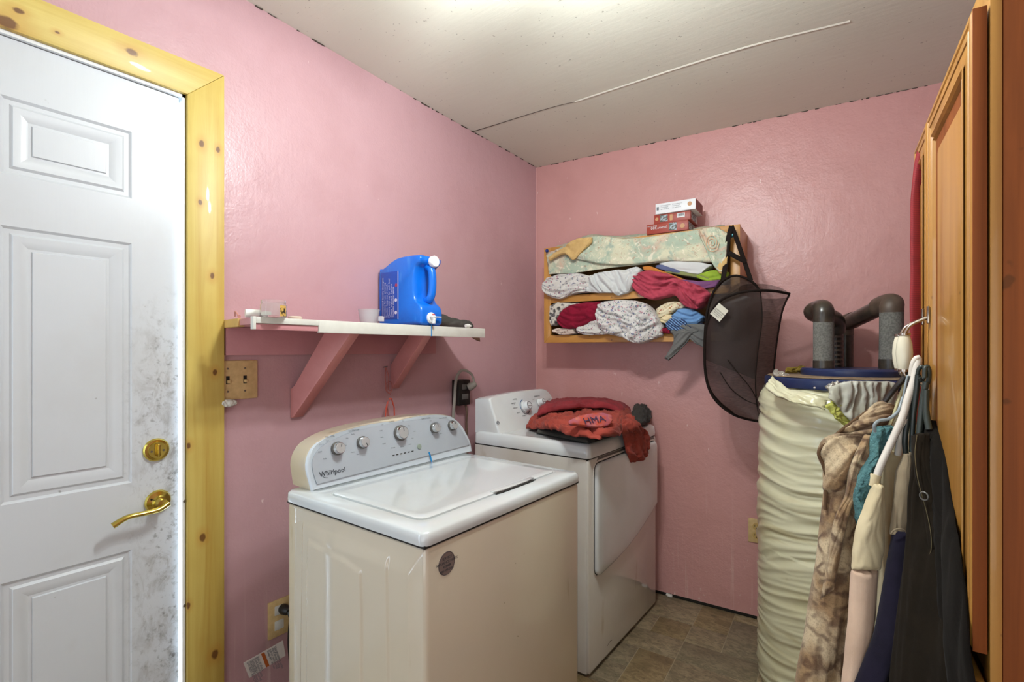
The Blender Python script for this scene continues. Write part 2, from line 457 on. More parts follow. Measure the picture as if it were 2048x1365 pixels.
# face skin with openings for the panels
ys = [YD0]+[a for c_ in cols for a in c_]+[YD1]; zs = [.01]+[a for r_ in rows for a in r_]+[2.045]
t = NB()
for i in range(len(ys)-1):
    for j in range(len(zs)-1):
        if i in (1, 3) and j in (1, 3, 5): continue
        vs4 = [t.verts.new((DX, y, z)) for y, z in ((ys[i], zs[j]), (ys[i+1], zs[j]), (ys[i+1], zs[j+1]), (ys[i], zs[j+1]))]
        t.faces.new(vs4)
bmesh.ops.remove_doubles(t, verts=t.verts, dist=1e-5)
bx(t, (DX-.006, YD1-.0006, 1.03), (.0118, .001, 2.03))
obj('door_face', t, M['door'], door)
for y0, y1 in cols:
    for z0, z1 in rows: obj('panel', raised_panel(y0, y1, z0, z1), M['door'], door, smooth=20)
# deadbolt
c = PX(312, 900, DX); mx = axes(V((0, 1, 0)), U, V((1, 0, 0)))
db = obj('deadbolt', lathe(NB(), [(.0, 0), (.033, 0), (.0335, .004), (.030, .009), (.024, .010), (.023, .013), (.0, .013)], c, mx, 40), M['brass'], door, label='round polished brass deadbolt plate')
obj('thumb_turn', bx(NB(), c+V((.020, 0, 0)), (.018, .007, .036), None, .003), M['brass'], db)
for dy in (-.015, .015): obj('screw', lathe(NB(), [(0, .013), (.003, .013), (.003, .0145), (0, .0145)], c+V((0, dy, -.002)), mx, 10), M['screw'], db)
c = PX(315, 1003, DX)
hd = obj('door_handle', lathe(NB(), [(.0, 0), (.032, 0), (.0335, .004), (.030, .010), (.018, .013), (.014, .02), (.013, .045), (0, .047)], c, mx, 40), M['brass'], door, label='curved brass lever handle')
lp = [c+V((.040, .012, -.002)), c+V((.047, -.012, -.012)), c+V((.048, -.045, -.014)), c+V((.047, -.085, -.015)), c+V((.045, -.118, -.030))]
obj('lever', tube(NB(), lp, lambda s: .0118-.0035*sin(s*pi*.8)+.001*s, 14, 30, flat=.75), M['brass'], hd)
for a in (-.7, 2.6): obj('screw', lathe(NB(), [(0, .008), (.003, .008), (.003, .0135), (0, .0135)], c+V((0, .022*cos(a), .022*sin(a))), mx, 10), M['dark'], hd)
# white jamb strip, lock strike and weather strip
jamb = struct('trim_1', BB((-1.76, YD1+.005, 0), (-1.694, YD1+.0135, 2.06)), M['white'])
M['daylight'] = Mt('daylight_through_gap', 'ffffff', .5, Emission_Color=(.62, .80, 1, 1), Emission_Strength=36).m
obj('daylight_gap', BB((-1.708, YD1+.0003, .02), (-1.7062, YD1+.0048, 2.03)), M['daylight'], jamb, label='bright daylight showing through the gap at the door edge')
bx_ = BB((-1.76, YD0-.014, 2.047), (-1.694, YD1+.0135, 2.058)); struct('trim_2', bx_, M['white'])
for py in (1003, 1212): obj('hinge_screw', lathe(NB(), [(.004, 0), (.004, .002), (0, .003)], PX(369, py, -1.694), mx, 12), M['screw'], jamb)
# pine casing, mitred
YI, YO, ZI, ZO = .622, .7265, 2.056, 2.158
def casing(name, pts, mat): return struct(name, prism(NB(), [V((-1.6995, y, z)) for y, z in pts], (.018, 0, 0), .0012), mat)
casing('trim_3', [(YI, 0), (YO, 0), (YO, ZO), (YI, ZI)], M['pine_v'])
casing('trim_4', [(YD0-.02, ZI), (YI, ZI+.0004), (YO-.0005, ZO+.0004), (YD0-.12, ZO)], M['pine_h'])
casing('trim_5', [(YD0-.02, 0), (YD0-.02, ZI), (YD0-.12, ZO), (YD0-.12, 0)], M['pine_v'])
# ---------------------------------------------------------------- ceiling light with two bulbs and leaf shaped arms (above the frame)
lc = V((-.625, .935, 0)); zc = zceil(lc.x, lc.y)
lt = thing('ceiling_light', 'brass ceiling light with two bare bulbs and short leaf blades', 'ceiling light', (lc.x, lc.y, zc-.22))
obj('canopy', lathe(NB(), [(0, 0), (.07, -.002), (.065, -.02), (.02, -.045), (.012, -.05), (.012, -.12), (.02, -.13), (.02, -.15), (0, -.155)], (lc.x, lc.y, zc-.002), None, 32), M['brass'], lt)
M['bulb'] = Mt('lit_bulb', 'fff4dc', .4, Emission_Color=(1, .94, .82, 1), Emission_Strength=4).m
for p in ((-.70, .915, 2.215), (-.565, 1.0, 2.20)):
    p = V(p); d = (p-V((lc.x, lc.y, p.z))).normalized()
    obj('arm', tube(NB(), [V((lc.x, lc.y, zc-.14)), p+U*.075-d*.01, p+U*.055], .006, 8, 12), M['brass'], lt)
    obj('socket', lathe(NB(), [(0, .068), (.014, .066), (.014, .036), (0, .036)], p, None, 16), M['white'], lt)
M['blade'] = simple('frosted_leaf', 'd9d2c2', .6)
for a, l_, z_ in ((150, .17, 2.245), (190, .16, 2.26), (235, .17, 2.25), (62, .10, 2.33)):
    d = V((cos(radians(a)), sin(radians(a)), 0)); q = V((-d.y, d.x, 0)); b0 = V((lc.x, lc.y, z_))+d*.10
    if a == 62: b0 += d*-.02
    pts = [b0+d*(l_*(1-cos(pi*k/8))/2)+q*(.030*sin(pi*k/8)) for k in range(9)]+[b0+d*(l_*(1-cos(pi*k/8))/2)-q*(.030*sin(pi*k/8)) for k in range(7, 0, -1)]
    t = prism(NB(), pts, U*.004); tube(t, [V((lc.x, lc.y, zc-.12)), b0+d*.01], .004, 6, smooth=False)
    obj('leaf_blade', t, M['blade'], lt)
def stuff_(*a, **k): return stuff(obj(*a, **k))
# ================================================================ washing machine
M['enamel'] = Mt('white_enamel', 'dcdad2', .13).m
def enamel(name, base, stain=True):
    m = Mt(name, base, .2); c = m.co()
    m.b.inputs['Coat Weight'].default_value = .8; m.b.inputs['Coat Roughness'].default_value = .025
    m.mix(m.rng(m.noise(c, 2.2, 4), .45, .75, 0, .28), 'b8a88c')
    if stain: m.mix(m.rng(m.noise(m.co((14, 14, 3)), 1, 4), .66, .74, 0, .35), '9a7f4a')
    m.mix(m.rng(m.noise(m.co(loc=(2, 5, 1)), 45, 2), .76, .79, 0, .7), '6b5c46')
    return m.m
M['washer_side'] = enamel('washer_body_enamel', 'cdc3ae'); M['washer_top'] = enamel('washer_top_enamel', 'cfd6d8', False)
M['dryer_side'] = enamel('dryer_body_enamel', 'd4d1c9'); M['dryer_top'] = enamel('dryer_top_enamel', 'd6dcde', False)
M['console_face'] = simple('silver_blue_console', 'b9c2cb', .34, .25, .05)
M['console_rim'] = simple('console_rim', 'c6d0d8', .3, .1, .04)
M['knob_face'] = Mt('brushed_knob_face', 'c6c9ca', .35, .5).m; M['chrome'] = Mt('chrome', 'd8d8d6', .1, 1).m
M['grey_pl'] = simple('grey_plastic', '5b5955', .4)
M['ink'] = simple('dark_ink', '3b3f45', .6, var=0); M['ink_soft'] = simple('grey_ink', '6b7077', .6, var=0)
M['slot'] = simple('dark_gap', '1d1a17', .8, var=0)
X1, Y0w, Y1w, X0, ZT = -.79, .7457, 1.428, -1.352, .892
wa = thing('washing_machine', 'white top-loading washing machine with a curved silver control console, nearest the door', 'washing machine', ((X0+X1)/2, (Y0w+Y1w)/2, 0))
# body with pressed side panel
body = BB((X0, Y0w+.006, .02), (X1-.003, Y1w-.004, ZT-.034), .012, 3)
obj('body', body, M['washer_side'], wa)
def arch_h(px, z):
    """height of the pressing in the side skin, px along x (0 rear .. 1 front)"""
    def sm(a, b, v):
        v = max(0, min(1, (v-a)/(b-a))); return v*v*(3-2*v)
    top1 = .775-.10*max(0, px-.5); w1 = .22+(.775-z)*.10
    d1 = max(abs(px-.42)-min(.23, w1), (z-top1)*2.2)
    w2 = .335+(.8-z)*.04
    d2 = max(abs(px-.47)-w2, (z-.815)*2.0)
    return .0045*sm(.008, -.008, d1)+.0035*sm(.009, -.009, d2)+.0068*sm(.34, .45, px)
t = NB(); nx, nz = 220, 150; gr = []
for i in range(nx+1):
    u = i/nx; row = []
    for j in range(nz+1):
        z = .03+(ZT-.040-.03)*j/nz; x = X0+.010+(X1-X0-.022)*u
        e = min(u, 1-u, j/nz, 1-j/nz); k = min(1, e*14)
        bulge = .006*sin(pi*u)*k
        row.append(t.verts.new((x, Y0w+.0065-(arch_h(u, z)+bulge)*k+.0006*noise.noise(V((x*9, z*4, 3))), z)))
    gr.append(row)
for i in range(nx):
    for j in range(nz): t.faces.new((gr[i][j], gr[i+1][j], gr[i+1][j+1], gr[i][j+1]))
obj('side_panel', t, M['washer_side'], wa, smooth=180)
obj('top_seam', BB((X0+.004, Y0w+.004, ZT-.036), (X1-.004, Y1w-.004, ZT-.029)), M['slot'], wa)
# deck: rim with opening for the lid
LX0, LX1, LY0, LY1 = -1.222, -.852, .797, 1.387
def rr(x0, x1, y0, y1, r, z, n=6):
    out = []
    for cx, cy, a0 in ((x1-r, y1-r, 0), (x0+r, y1-r, 90), (x0+r, y0+r, 180), (x1-r, y0+r, 270)):
        for k in range(n+1):
            a = radians(a0+90*k/n); out.append(V((cx+r*cos(a), cy+r*sin(a), z)))
    return out
def rings_mesh(rs, cap0=False, cap1=True):
    t = NB(); vs_ = [[t.verts.new(p) for p in r] for r in rs]; n = len(vs_[0])
    for a, b in zip(vs_, vs_[1:]):
        for k in range(n): t.faces.new((a[k], a[(k+1) % n], b[(k+1) % n], b[k]))
    if cap0: t.faces.new(vs_[0][::-1])
    if cap1: t.faces.new(vs_[-1])
    return t
deck = rings_mesh([rr(X0, X1, Y0w, Y1w, .018, ZT-.030), rr(X0-.0005, X1+.0015, Y0w-.001, Y1w+.001, .02, ZT-.020), rr(X0, X1, Y0w, Y1w, .02, ZT-.006),
    rr(X0+.005, X1-.006, Y0w+.006, Y1w-.006, .02, ZT), rr(LX0-.004, LX1+.004, LY0-.004, LY1+.004, .03, ZT+.001), rr(LX0-.0012, LX1+.0012, LY0-.0012, LY1+.0012, .028, ZT-.0035), rr(LX0, LX1, LY0, LY1, .026, ZT-.004)], True)
obj('top_deck', deck, M['washer_top'], wa, smooth=50)
lid = rings_mesh([rr(LX0+.002, LX1-.002, LY0+.002, LY1-.002, .026, ZT-.003), rr(LX0+.002, LX1-.002, LY0+.002, LY1-.002, .026, ZT+.003), rr(LX0+.006, LX1-.006, LY0+.006, LY1-.006, .025, ZT+.0055),
    rr(LX0+.03, LX1-.03, LY0+.03, LY1-.03, .02, ZT+.0045)], True)
ld = obj('lid', lid, M['washer_top'], wa, smooth=50)
# finger slot at the front edge of the lid
yc0, yc1 = 1.06, 1.255
t = prism(NB(), [V((LX1+.006, yc0, ZT+.001)), V((LX1+.010, yc0+.03, ZT+.001)), V((LX1+.010, yc1-.03, ZT+.001)), V((LX1+.006, yc1, ZT+.001)), V((LX1-.003, yc1-.02, ZT+.001)), V((LX1-.003, yc0+.02, ZT+.001))], (0, 0, .0025))
obj('finger_slot', t, M['slot'], ld)
t = prism(NB(), [V((LX1-.002, yc0+.0, ZT+.004)), V((LX1+.004, yc0+.04, ZT+.004)), V((LX1+.004, yc1-.04, ZT+.004)), V((LX1-.002, yc1, ZT+.004)), V((LX1-.015, yc1, ZT+.004)), V((LX1-.015, yc0, ZT+.004))], (0, 0, .004), .001)
obj('lid_lip', t, M['washer_top'], ld)
# console: traced on its own tilted plane
CB = V((-1.285, 0, ZT)); CN = V((1, 0, .22)).normalized()      # plane through the base, leaning back
CU = V((-.22, 0, 1)).normalized()
def PC(px, py, off=0):
    r = ray(px); dr = V((r.x, r.y, (700-py)/1000)); o = V((0, 0, H)); pl = CB+CN*off
    return o+dr*((pl-o).dot(CN)/dr.dot(CN))
outl = [(623, 982), (617, 960), (612, 940), (613, 920), (621, 900), (636, 885), (662, 870), (700, 857), (745, 846), (800, 836), (850, 830), (880, 829), (903, 834), (922, 850), (934, 870), (941, 886), (944, 897)]
O3 = [PC(*p) for p in outl]
O3[0].z = ZT-.001; O3[-1].z = ZT-.001
cy = sum(p.y for p in O3)/len(O3)
O3s = catmull(O3, 60)
def inset(pts, k, off):
    c = V((0, 0, 0))
    for p in pts: c += p
    c /= len(pts); out = []
    for i, p in enumerate(pts):
        q = c+(p-c)*1
        d = (c-p).normalized(); q = p+d*k
        out.append(q+CN*off)
    return out
rim = rings_mesh([[V((X0-.045, p.y+(cy-p.y)*.03, max(ZT-.002, p.z*.985+.013))) for p in O3s], [V((p.x-.012, p.y, p.z)) for p in O3s], [p+V((-.004, 0, 0)) for p in O3s], inset(O3s, .002, 0), inset(O3s, .006, .003), inset(O3s, .010, .002)], True)
cons = obj('console', rim, M['washer_side'], wa, smooth=60)
cons.data.materials.append(M['console_rim'])
for pl in cons.data.polygons:
    if pl.center.x+ORG[cons].x > -1.315-.0 and pl.index >= 60*2: pl.material_index = 1
fo = [PC(*p, .0035) for p in [(634, 969), (626, 945), (624, 922), (634, 903), (650, 889), (680, 874), (722, 860), (780, 848), (840, 840), (880, 837), (900, 841), (917, 853), (930, 872), (939, 890)]]
fs = catmull(fo, 50)
cf = obj('console_panel', prism(NB(), fs, CN*.0015), M['console_face'], cons)
def knob(px, py, r, ang):
    c = PC(px, py, .004); mx = axes(CN.cross(CU)*-1, CU, CN)
    mx = axes(CU.cross(CN), CU, CN)
    k = obj('knob', lathe(NB(), [(0, 0), (r*1.12, 0), (r*1.14, .004), (r*1.08, .008), (r*.99, .020), (r*.96, .022), (0, .022)], c, mx, 40), M['chrome'], cons)
    obj('knob_skirt', lathe(NB(), [(r*1.02, 0), (r*1.2, 0), (r*1.2, .010), (r*1.02, .010)], c, mx, 40), M['grey_pl'], k)
    obj('knob_face', lathe(NB(), [(0, .0215), (r*.9, .0215), (r*.88, .0235), (0, .0240)], c, mx, 40), M['knob_face'], k)
    d = CU*cos(ang)+CU.cross(CN)*sin(ang)
    obj('pointer', bx(NB(), c+CN*.0245+d*r*.5, (.0016, .0012, r*.55), axes(d.cross(CN), CN, d)), M['ink'], k)
knob(673, 898, .0165, 0.3); knob(723, 886, .0160, 2.9); knob(799, 867, .0215, 0); knob(867, 857, .0155, 0); knob(902, 852, .0155, .3)
XD = V((0, 1, 0))
def lab(s, px, py, size, al='CENTER'): return (s, size, PC(px, py, .0052), XD, CU, al)
stuff_('console_lettering', text_mesh([lab('SOIL LEVEL', 660, 875, .0065), lab('WATER TEMP', 708, 863, .0065), lab('NORMAL', 783, 845, .006), lab('RINSE OPTIONS', 852, 838.5, .006), lab('WASH OPTIONS', 886, 837.5, .0055)]), M['ink'], cons, smooth=0)
it = []
for x, y in ((655, 883), (643, 890), (640, 905), (650, 919), (690, 893), (694, 878), (706, 870), (705, 906), (716, 910), (764, 851), (762, 863), (764, 876), (768, 889), (786, 897), (806, 843.5), (818, 853), (829, 864), (825, 878), (820, 890), (804, 895), (861, 843), (881, 855), (882, 868), (873, 846), (912, 846)):
    it.append(lab(random.choice(['Heavy', 'Light', 'Cold', 'Warm', 'Hot', 'Normal', 'Quick', 'Bulky', 'Rinse']), x, y, .0052))
stuff_('dial_lettering', text_mesh(it), M['ink_soft'], cons, smooth=0)
obj('logo_lettering', text_mesh([('Whirlpool', .0205, PC(639, 955, .0052), XD, CU)]), M['ink'], cons, smooth=0)
lo = [PC(658+13*cos(a), 949+7.0*sin(a)-.35*13*cos(a)*.5, .0056) for a in [radians(k) for k in range(100, 400, 15)]]
obj('logo_swirl', tube(NB(), lo, .0006, 5, smooth=False), M['ink'], cons)
for k in range(6): obj('indicator_light', bx(NB(), PC(787+7.6*k, 911.5-1.7*k, .0056), (.0015, .0085, .0028), axes(CN, XD, CU)), M['dark'], cons)
obj('start_button', lathe(NB(), [(0, 0), (.0088, 0), (.0088, .003), (.007, .004), (0, .004)], PC(838, 894, .005), axes(XD, CU, CN), 24), simple('button_green_grey', '8b978a', .4), cons)
M['blue_gel'] = simple('blue_detergent', '1b86c9', .15, var=.1)
tb = [PC(858, 905, .006), PC(861, 914, .006), PC(863, 923, .004)]
obj('detergent_drip', tube(NB(), tb+[PC(865, 926, .004)], .0032, 8, 10, flat=.35, up=CN), M['blue_gel'], cons)
# round dealer sticker on the front
M['sticker'] = simple('bronze_sticker', '8f7f7b', .4, .3, .1)
c = PX(895, 1128, X1); c.x = X1-.003
mxf = axes(V((0, 1, 0)), U, V((1, 0, 0)))
st = obj('sticker', lathe(NB(), [(0, 0), (.0262, 0), (.0262, .0008), (0, .0008)], c, mxf, 40), M['sticker'], wa, label='round bronze service sticker')
obj('sticker_rim', tube(NB(), [c+V((.001, .025*cos(a), .025*sin(a))) for a in [2*pi*k/40 for k in range(41)]], .0005, 5, smooth=False), M['ink'], st)
stuff_('sticker_lettering', text_mesh([(s, .0085, c+V((.001, 0, z)), XD, U, 'CENTER') for s, z in (('SERVICE', .010), ('APPLIANCE PARTS', .001), ('REPAIR', -.008), ('800-555-0000', -.017))][:3]+[('800-999-0000', .0078, c+V((.001, 0, -.017)), XD, U, 'CENTER')]), M['ink'], st, smooth=0)
for a, b in ((X1-.05, Y0w+.05), (X1-.05, Y1w-.05), (X0+.05, Y0w+.05), (X0+.05, Y1w-.05)): obj('foot', lathe(NB(), [(0, 0), (.02, 0), (.02, .012), (.01, .022), (0, .022)], (a, b, 0), None, 14), M['dark'], wa)
# ================================================================ dryer
DX1, DY0, DY1, DX0, DZ = -.925, 1.742, 2.452, -1.52, .915
dr = thing('dryer', 'white clothes dryer with a recessed front door, under the far wall', 'clothes dryer', ((DX0+DX1)/2, (DY0+DY1)/2, 0))
obj('body', rings_mesh([rr(DX0, DX1-.01, DY0+.002, DY1-.002, .012, .012), rr(DX0, DX1-.01, DY0+.002, DY1-.002, .012, DZ-.062)], True), M['dryer_side'], dr)
obj('foot_gap', BB((DX0+.03, DY0+.02, 0), (DX1-.02, DY1-.02, .013)), M['dark'], dr)
obj('top_seam', BB((DX0+.004, DY0+.004, DZ-.064), (DX1-.008, DY1-.004, DZ-.054)), M['slot'], dr)
tp = rings_mesh([rr(DX0, DX1, DY0, DY1, .02, DZ-.056), rr(DX0, DX1+.002, DY0-.001, DY1+.001, .02, DZ-.045), rr(DX0, DX1-.002, DY0+.001, DY1-.001, .02, DZ-.012), rr(DX0+.012, DX1-.014, DY0+.012, DY1-.012, .03, DZ-.001), rr(DX0+.03, DX1-.035, DY0+.035, DY1-.035, .03, DZ-.003)], True)
obj('worktop', tp, M['dryer_top'], dr, smooth=60)
obj('front_panel', rings_mesh([[V((DX1-.012, p.x, p.y)) for p in rr(DY0+.001, DY1-.001, .014, DZ-.062, .012, 0)], [V((DX1-.003, p.x, p.y)) for p in rr(DY0+.001, DY1-.001, .014, DZ-.062, .012, 0)], [V((DX1, p.x, p.y)) for p in rr(DY0+.006, DY1-.006, .018, DZ-.066, .012, 0)]], True), M['dryer_side'], dr, smooth=50)
# door with a bowed lower edge
dl, drr = 1.775+.012, 2.437
def door_ring(ins, x):
    y0, y1, zt = dl+ins, drr-ins, .832-ins; o = []
    r = .03-min(ins, .02)
    for k in range(7): a = radians(90-90*k/6); o.append(V((x, y1-r+r*cos(a), zt-r+r*sin(a))))
    zl, zr = .385+ins, .520+ins
    for k in range(13):
        u = k/12; y = y1+(y0+r-y1)*u
        o.append(V((x, y, zr+(zl-zr)*u-.030*sin(pi*u)*1)))
    for k in range(4): a = radians(270-90*k/3); o.append(V((x, y0+r+r*cos(a), zl+r+r*sin(a))))
    for k in range(7): a = radians(180-90*k/6); o.append(V((x, y0+r+r*cos(a), zt-r+r*sin(a))))
    return o
obj('door_recess', rings_mesh([door_ring(-.012, DX1-.001), door_ring(-.011, DX1+.0012), door_ring(-.004, DX1+.0008)], True), M['dryer_side'], dr, smooth=60)
obj('door_gap', rings_mesh([door_ring(-.0035, DX1+.0006), door_ring(-.0035, DX1+.0016)], True), M['slot'], dr)
obj('door', rings_mesh([door_ring(0, DX1+.001), door_ring(-.0005, DX1+.010), door_ring(.003, DX1+.0145), door_ring(.012, DX1+.0165), door_ring(.05, DX1+.018)], True), M['dryer_top'], dr, smooth=60)
t = rings_mesh([[V((DX1+.0005, y, z)) for y, z in ((1.80, .838), (2.43, .838), (2.42, .852), (1.82, .852))], [V((DX1-.004, y, z)) for y, z in ((1.80, .838), (2.43, .838), (2.42, .852), (1.82, .852))]], True)
obj('handle_groove', t, M['grey_pl'], dr)
# console
dcn = V((1, 0, .38)).normalized(); dcu = V((-.38, 0, 1)).normalized(); dcb = V((-1.375, 0, DZ-.004))
def PDc(px, py, off=0):
    r = ray(px); q = V((r.x, r.y, (700-py)/1000)); o = V((0, 0, H)); pl = dcb+dcn*off
    return o+q*((pl-o).dot(dcn)/q.dot(dcn))
do = [PDc(*p) for p in [(990, 884), (978, 876), (962, 852), (952, 832), (950, 818), (958, 806), (985, 795), (1030, 785), (1070, 780), (1090, 779), (1100, 786), (1108, 800), (1122, 838)]]
do = [V((p.x, max(p.y, DY0+.012), p.z)) for p in do]
ds = catmull(do, 48); dcy = sum(p.y for p in ds)/48
rim = rings_mesh([[V((DX0-.0, p.y, max(DZ-.01, p.z-.008))) for p in ds], [V((p.x-.05, p.y-.0, p.z-.002)) for p in ds], [V((p.x-.012, p.y, p.z)) for p in ds], [p+V((-.003, (dcy-p.y)*.01, -.002)) for p in ds], [p+V((.001, (dcy-p.y)*.03, -.006*(p.z-DZ)*6)) for p in ds]], True)
dc = obj('console', rim, M['dryer_top'], dr, smooth=60)
def dknob(px, py, r, a=0):
    c = PDc(px, py, .003); mx = axes(dcu.cross(dcn), dcu, dcn)
    k = obj('knob', lathe(NB(), [(0, 0), (r*1.2, 0), (r*1.18, .005), (r, .008), (r*.95, .026), (r*.85, .029), (0, .029)], c, mx, 36), M['dryer_top'], dc)
    obj('knob_ring', tube(NB(), [c+dcn*.0285+(mx@V((cos(q), sin(q), 0)))*r*.72 for q in [radians(v) for v in range(0, 361, 12)]], .0016, 6, smooth=False), M['ink'], k)
    obj('pointer', bx(NB(), c+dcn*.031, (.004, r*1.3, .004), axes(dcn, XD, dcu), .001), M['white'], k)
    return c
dknob(1050, 814, .024); dknob(1079, 806, .017)
c = PDc(1050, 814, .003)
obj('blue_dial_arc', tube(NB(), [c+(XD*cos(q)+dcu*sin(q))*.036 for q in [radians(v) for v in range(95, 195, 8)]], .0016, 6, smooth=False, flat=.3, up=dcn), simple('blue_print', '2a6ca8', .5, var=0), dc)
obj('black_dial_arc', tube(NB(), [c+(XD*cos(q)+dcu*sin(q))*.036 for q in [radians(v) for v in range(195, 330, 8)]], .0014, 6, smooth=False, flat=.3, up=dcn), M['ink'], dc)
def dlab(s, px, py, z): return (s, z, PDc(px, py, .0015), XD, dcu, 'CENTER')
stuff_('console_lettering', text_mesh([dlab('NORMAL', 1030, 800, .008), dlab('TIMED DRY', 1027, 808, .007), dlab('MORE DRY', 1031, 817, .007), dlab('LESS DRY', 1037, 827, .007), dlab('WRINKLE', 1048, 833, .007), dlab('TEMPERATURE', 1074, 794, .008), dlab('LOW', 1067, 800, .007), dlab('START', 1099, 800, .008)]), M['ink'], dc, smooth=0)
obj('emblem', tube(NB(), [PDc(996, 846, .002)+(XD*cos(q)*.009+dcu*sin(q)*.007) for q in [radians(v) for v in range(0, 361, 20)]], .0012, 6, smooth=False), M['ink_soft'], dc)
obj('emblem_mark', bx(NB(), PDc(996, 846, .002), (.002, .006, .004), axes(dcn, XD, dcu)), M['ink_soft'], dc)
M['scuff'] = simple('scuff', '6f6a60', .8)
obj('scuff_mark', tube(NB(), [PX(1215, 1293, DX1+.0003), PX(1219, 1285, DX1+.0003), PX(1224, 1281, DX1+.0003)], .0012, 5, 8, flat=.3, up=(1, 0, 0)), M['scuff'], dr)
# ================================================================ clothes on the dryer
M['red_cloth'] = cloth('red_jersey', '9f463a', '501612', .3, 900); M['red_cloth2'] = cloth('darker_red_jersey', '90343a', '451014', .3, 900)
M['black_cloth'] = cloth('faded_black_denim', '3a3834', '15130f', .4, 700); M['grey_cloth'] = cloth('charcoal_cloth', '4a4843', '201e1a', .3, 700)
TZ = DZ
UPF = V((.25, -.15, 1))
def Z(px, py, z): return PZ(px, py, z)
# folded black trousers (two layers)
pt = thing('folded_trousers', 'folded faded black trousers under the red shirt on the dryer', 'trousers', (-1.12, 1.95, TZ))
t = drape(NB(), [Z(1072, 866, TZ+.004), Z(1130, 878, TZ+.004), Z(1178, 888, TZ+.004)], [Z(1100, 835, TZ+.004), Z(1170, 850, TZ+.004), Z(1245, 868, TZ+.004)], .022, .001, U, 30, 40, 3, .003, 9, 3, ends=.05, pw=.35)
obj('lower_leg', t, M['grey_cloth'], pt, smooth=180)
t = drape(NB(), [Z(1078, 854, TZ+.026), Z(1130, 864, TZ+.026), Z(1186, 876, TZ+.026)], [Z(1110, 825, TZ+.026), Z(1180, 838, TZ+.026), Z(1265, 858, TZ+.026)], .020, .002, U, 30, 40, 4, .004, 9, 3, ends=.05, pw=.4)
obj('upper_leg', t, M['black_cloth'], pt, smooth=180)
# red shirt: heaped body, sleeve hanging over the front edge
sh = thing('red_shirt', 'crumpled red shirt with purple lettering heaped on the dryer', 'shirt', (-1.15, 2.05, TZ+.04))
z1 = TZ+.045
body = NB()
drape(body, [Z(1058, 852, TZ+.01), Z(1110, 856, z1), Z(1165, 868, z1), Z(1215, 874, z1), Z(1240, 872, z1-.01)], [Z(1090, 822, z1), Z(1130, 818, z1), Z(1180, 817, z1), Z(1225, 822, z1), Z(1262, 832, z1)], .030, .002, UPF, 90, 90, 11, .030, 14, 3.2, .5, ends=.10, pw=.45, edge=.02)
drape(body, [Z(1052, 858, TZ+.006), Z(1075, 858, TZ+.02), Z(1105, 860, z1), Z(1150, 873, z1-.004), Z(1200, 880, z1-.008)], [Z(1072, 836, TZ+.02), Z(1105, 838, z1+.01), Z(1150, 844, z1+.015), Z(1190, 850, z1+.015), Z(1215, 858, z1)], .026, .002, UPF, 90, 70, 12, .024, 18, 3.0, -.5, ends=.15, pw=.5, edge=.015)
obj('shirt_body', body, M['red_cloth'], sh, smooth=180)
cl = drape(NB(), [Z(1075, 832, z1+.03), Z(1120, 818, z1+.055), Z(1170, 814, z1+.055), Z(1210, 816, z1+.05), Z(1245, 826, z1+.03)], [Z(1078, 818, z1+.02), Z(1120, 808, z1+.03), Z(1170, 806, z1+.03), Z(1215, 809, z1+.03), Z(1262, 822, z1+.01)], .026, .012, UPF, 70, 60, 15, .022, 15, 3.5, .3, ends=.12, pw=.5, edge=.01)
obj('shirt_back', cl, M['red_cloth2'], sh, smooth=180)
XS = DX1+.022
sl = drape(NB(), [Z(1215, 848, z1+.02), Z(1232, 858, z1), PX(1243, 868, XS), PX(1250, 886, XS), PX(1253, 905, XS), PX(1262, 926, XS)], [Z(1258, 832, z1+.02), Z(1278, 848, z1), PX(1290, 862, XS+.0), PX(1294, 880, XS), PX(1295, 898, XS), PX(1286, 920, XS)], .014, .012, (1, -.3, .4), 70, 50, 17, .022, 17, 4, 0, ends=.05, pw=.5, edge=.01)
obj('sleeve', sl, M['red_cloth'], sh, smooth=180)
M['print'] = Mt('purple_pink_print', 'b0507a', .8).mix(0, 'b0507a').m
pm = Mt('shirt_print', 'ad452f', .8); pc = pm.co(); pm.mix(pm.rng(pm.noise(pc, 22, 3), .42, .6, 0, .7), '90546e'); pm.mix(pm.rng(pm.noise(pc, 40, 3), .55, .7, 0, .6), 'd07a4a')
pn = V((.55, -.45, .78)).normalized()
pcn = Z(1186, 842, z1+.055)
px_ = V((.45, .85, -.05)); px_ = (px_-pn*px_.dot(pn)).normalized(); py_ = pn.cross(px_)
q = [(-.10, .012), (-.02, .034), (.07, .030), (.085, 0), (.06, -.028), (.005, -.03), (-.05, -.012)]
pr = drape(NB(), [pcn+px_*a+py_*b for a, b in ((-.10, .0), (-.05, -.014), (0, -.030), (.05, -.030), (.082, -.01))], [pcn+px_*a+py_*b for a, b in ((-.10, .012), (-.06, .026), (-.01, .034), (.05, .032), (.088, .012))], .006, .02, pn, 30, 24, 21, .003, 14, 2)
po = obj('print', pr, pm.m, sh, smooth=180, label='purple and orange printed patch')
obj('print_lettering', text_mesh([('HMA', .042, pcn-px_*.045-py_*.018+pn*.010, px_, py_)]), simple('dark_purple_print', '3b2440', .8, var=0), po, smooth=0)
# black sock bundle at the back corner
sk = NB()
drape(sk, [Z(1262, 862, TZ+.01), Z(1275, 856, TZ+.03), Z(1290, 848, TZ+.02), Z(1298, 846, TZ+.01)], [Z(1268, 818, TZ+.06), Z(1276, 812, TZ+.075), Z(1288, 812, TZ+.06), Z(1294, 822, TZ+.03)], .022, .014, (.5, -.6, .6), 40, 40, 31, .016, 22, 2, pw=.5)
tag(obj('black_sock', sk, M['black_cloth'], smooth=180), 'bunched black sock behind the red shirt on the dryer', 'sock')
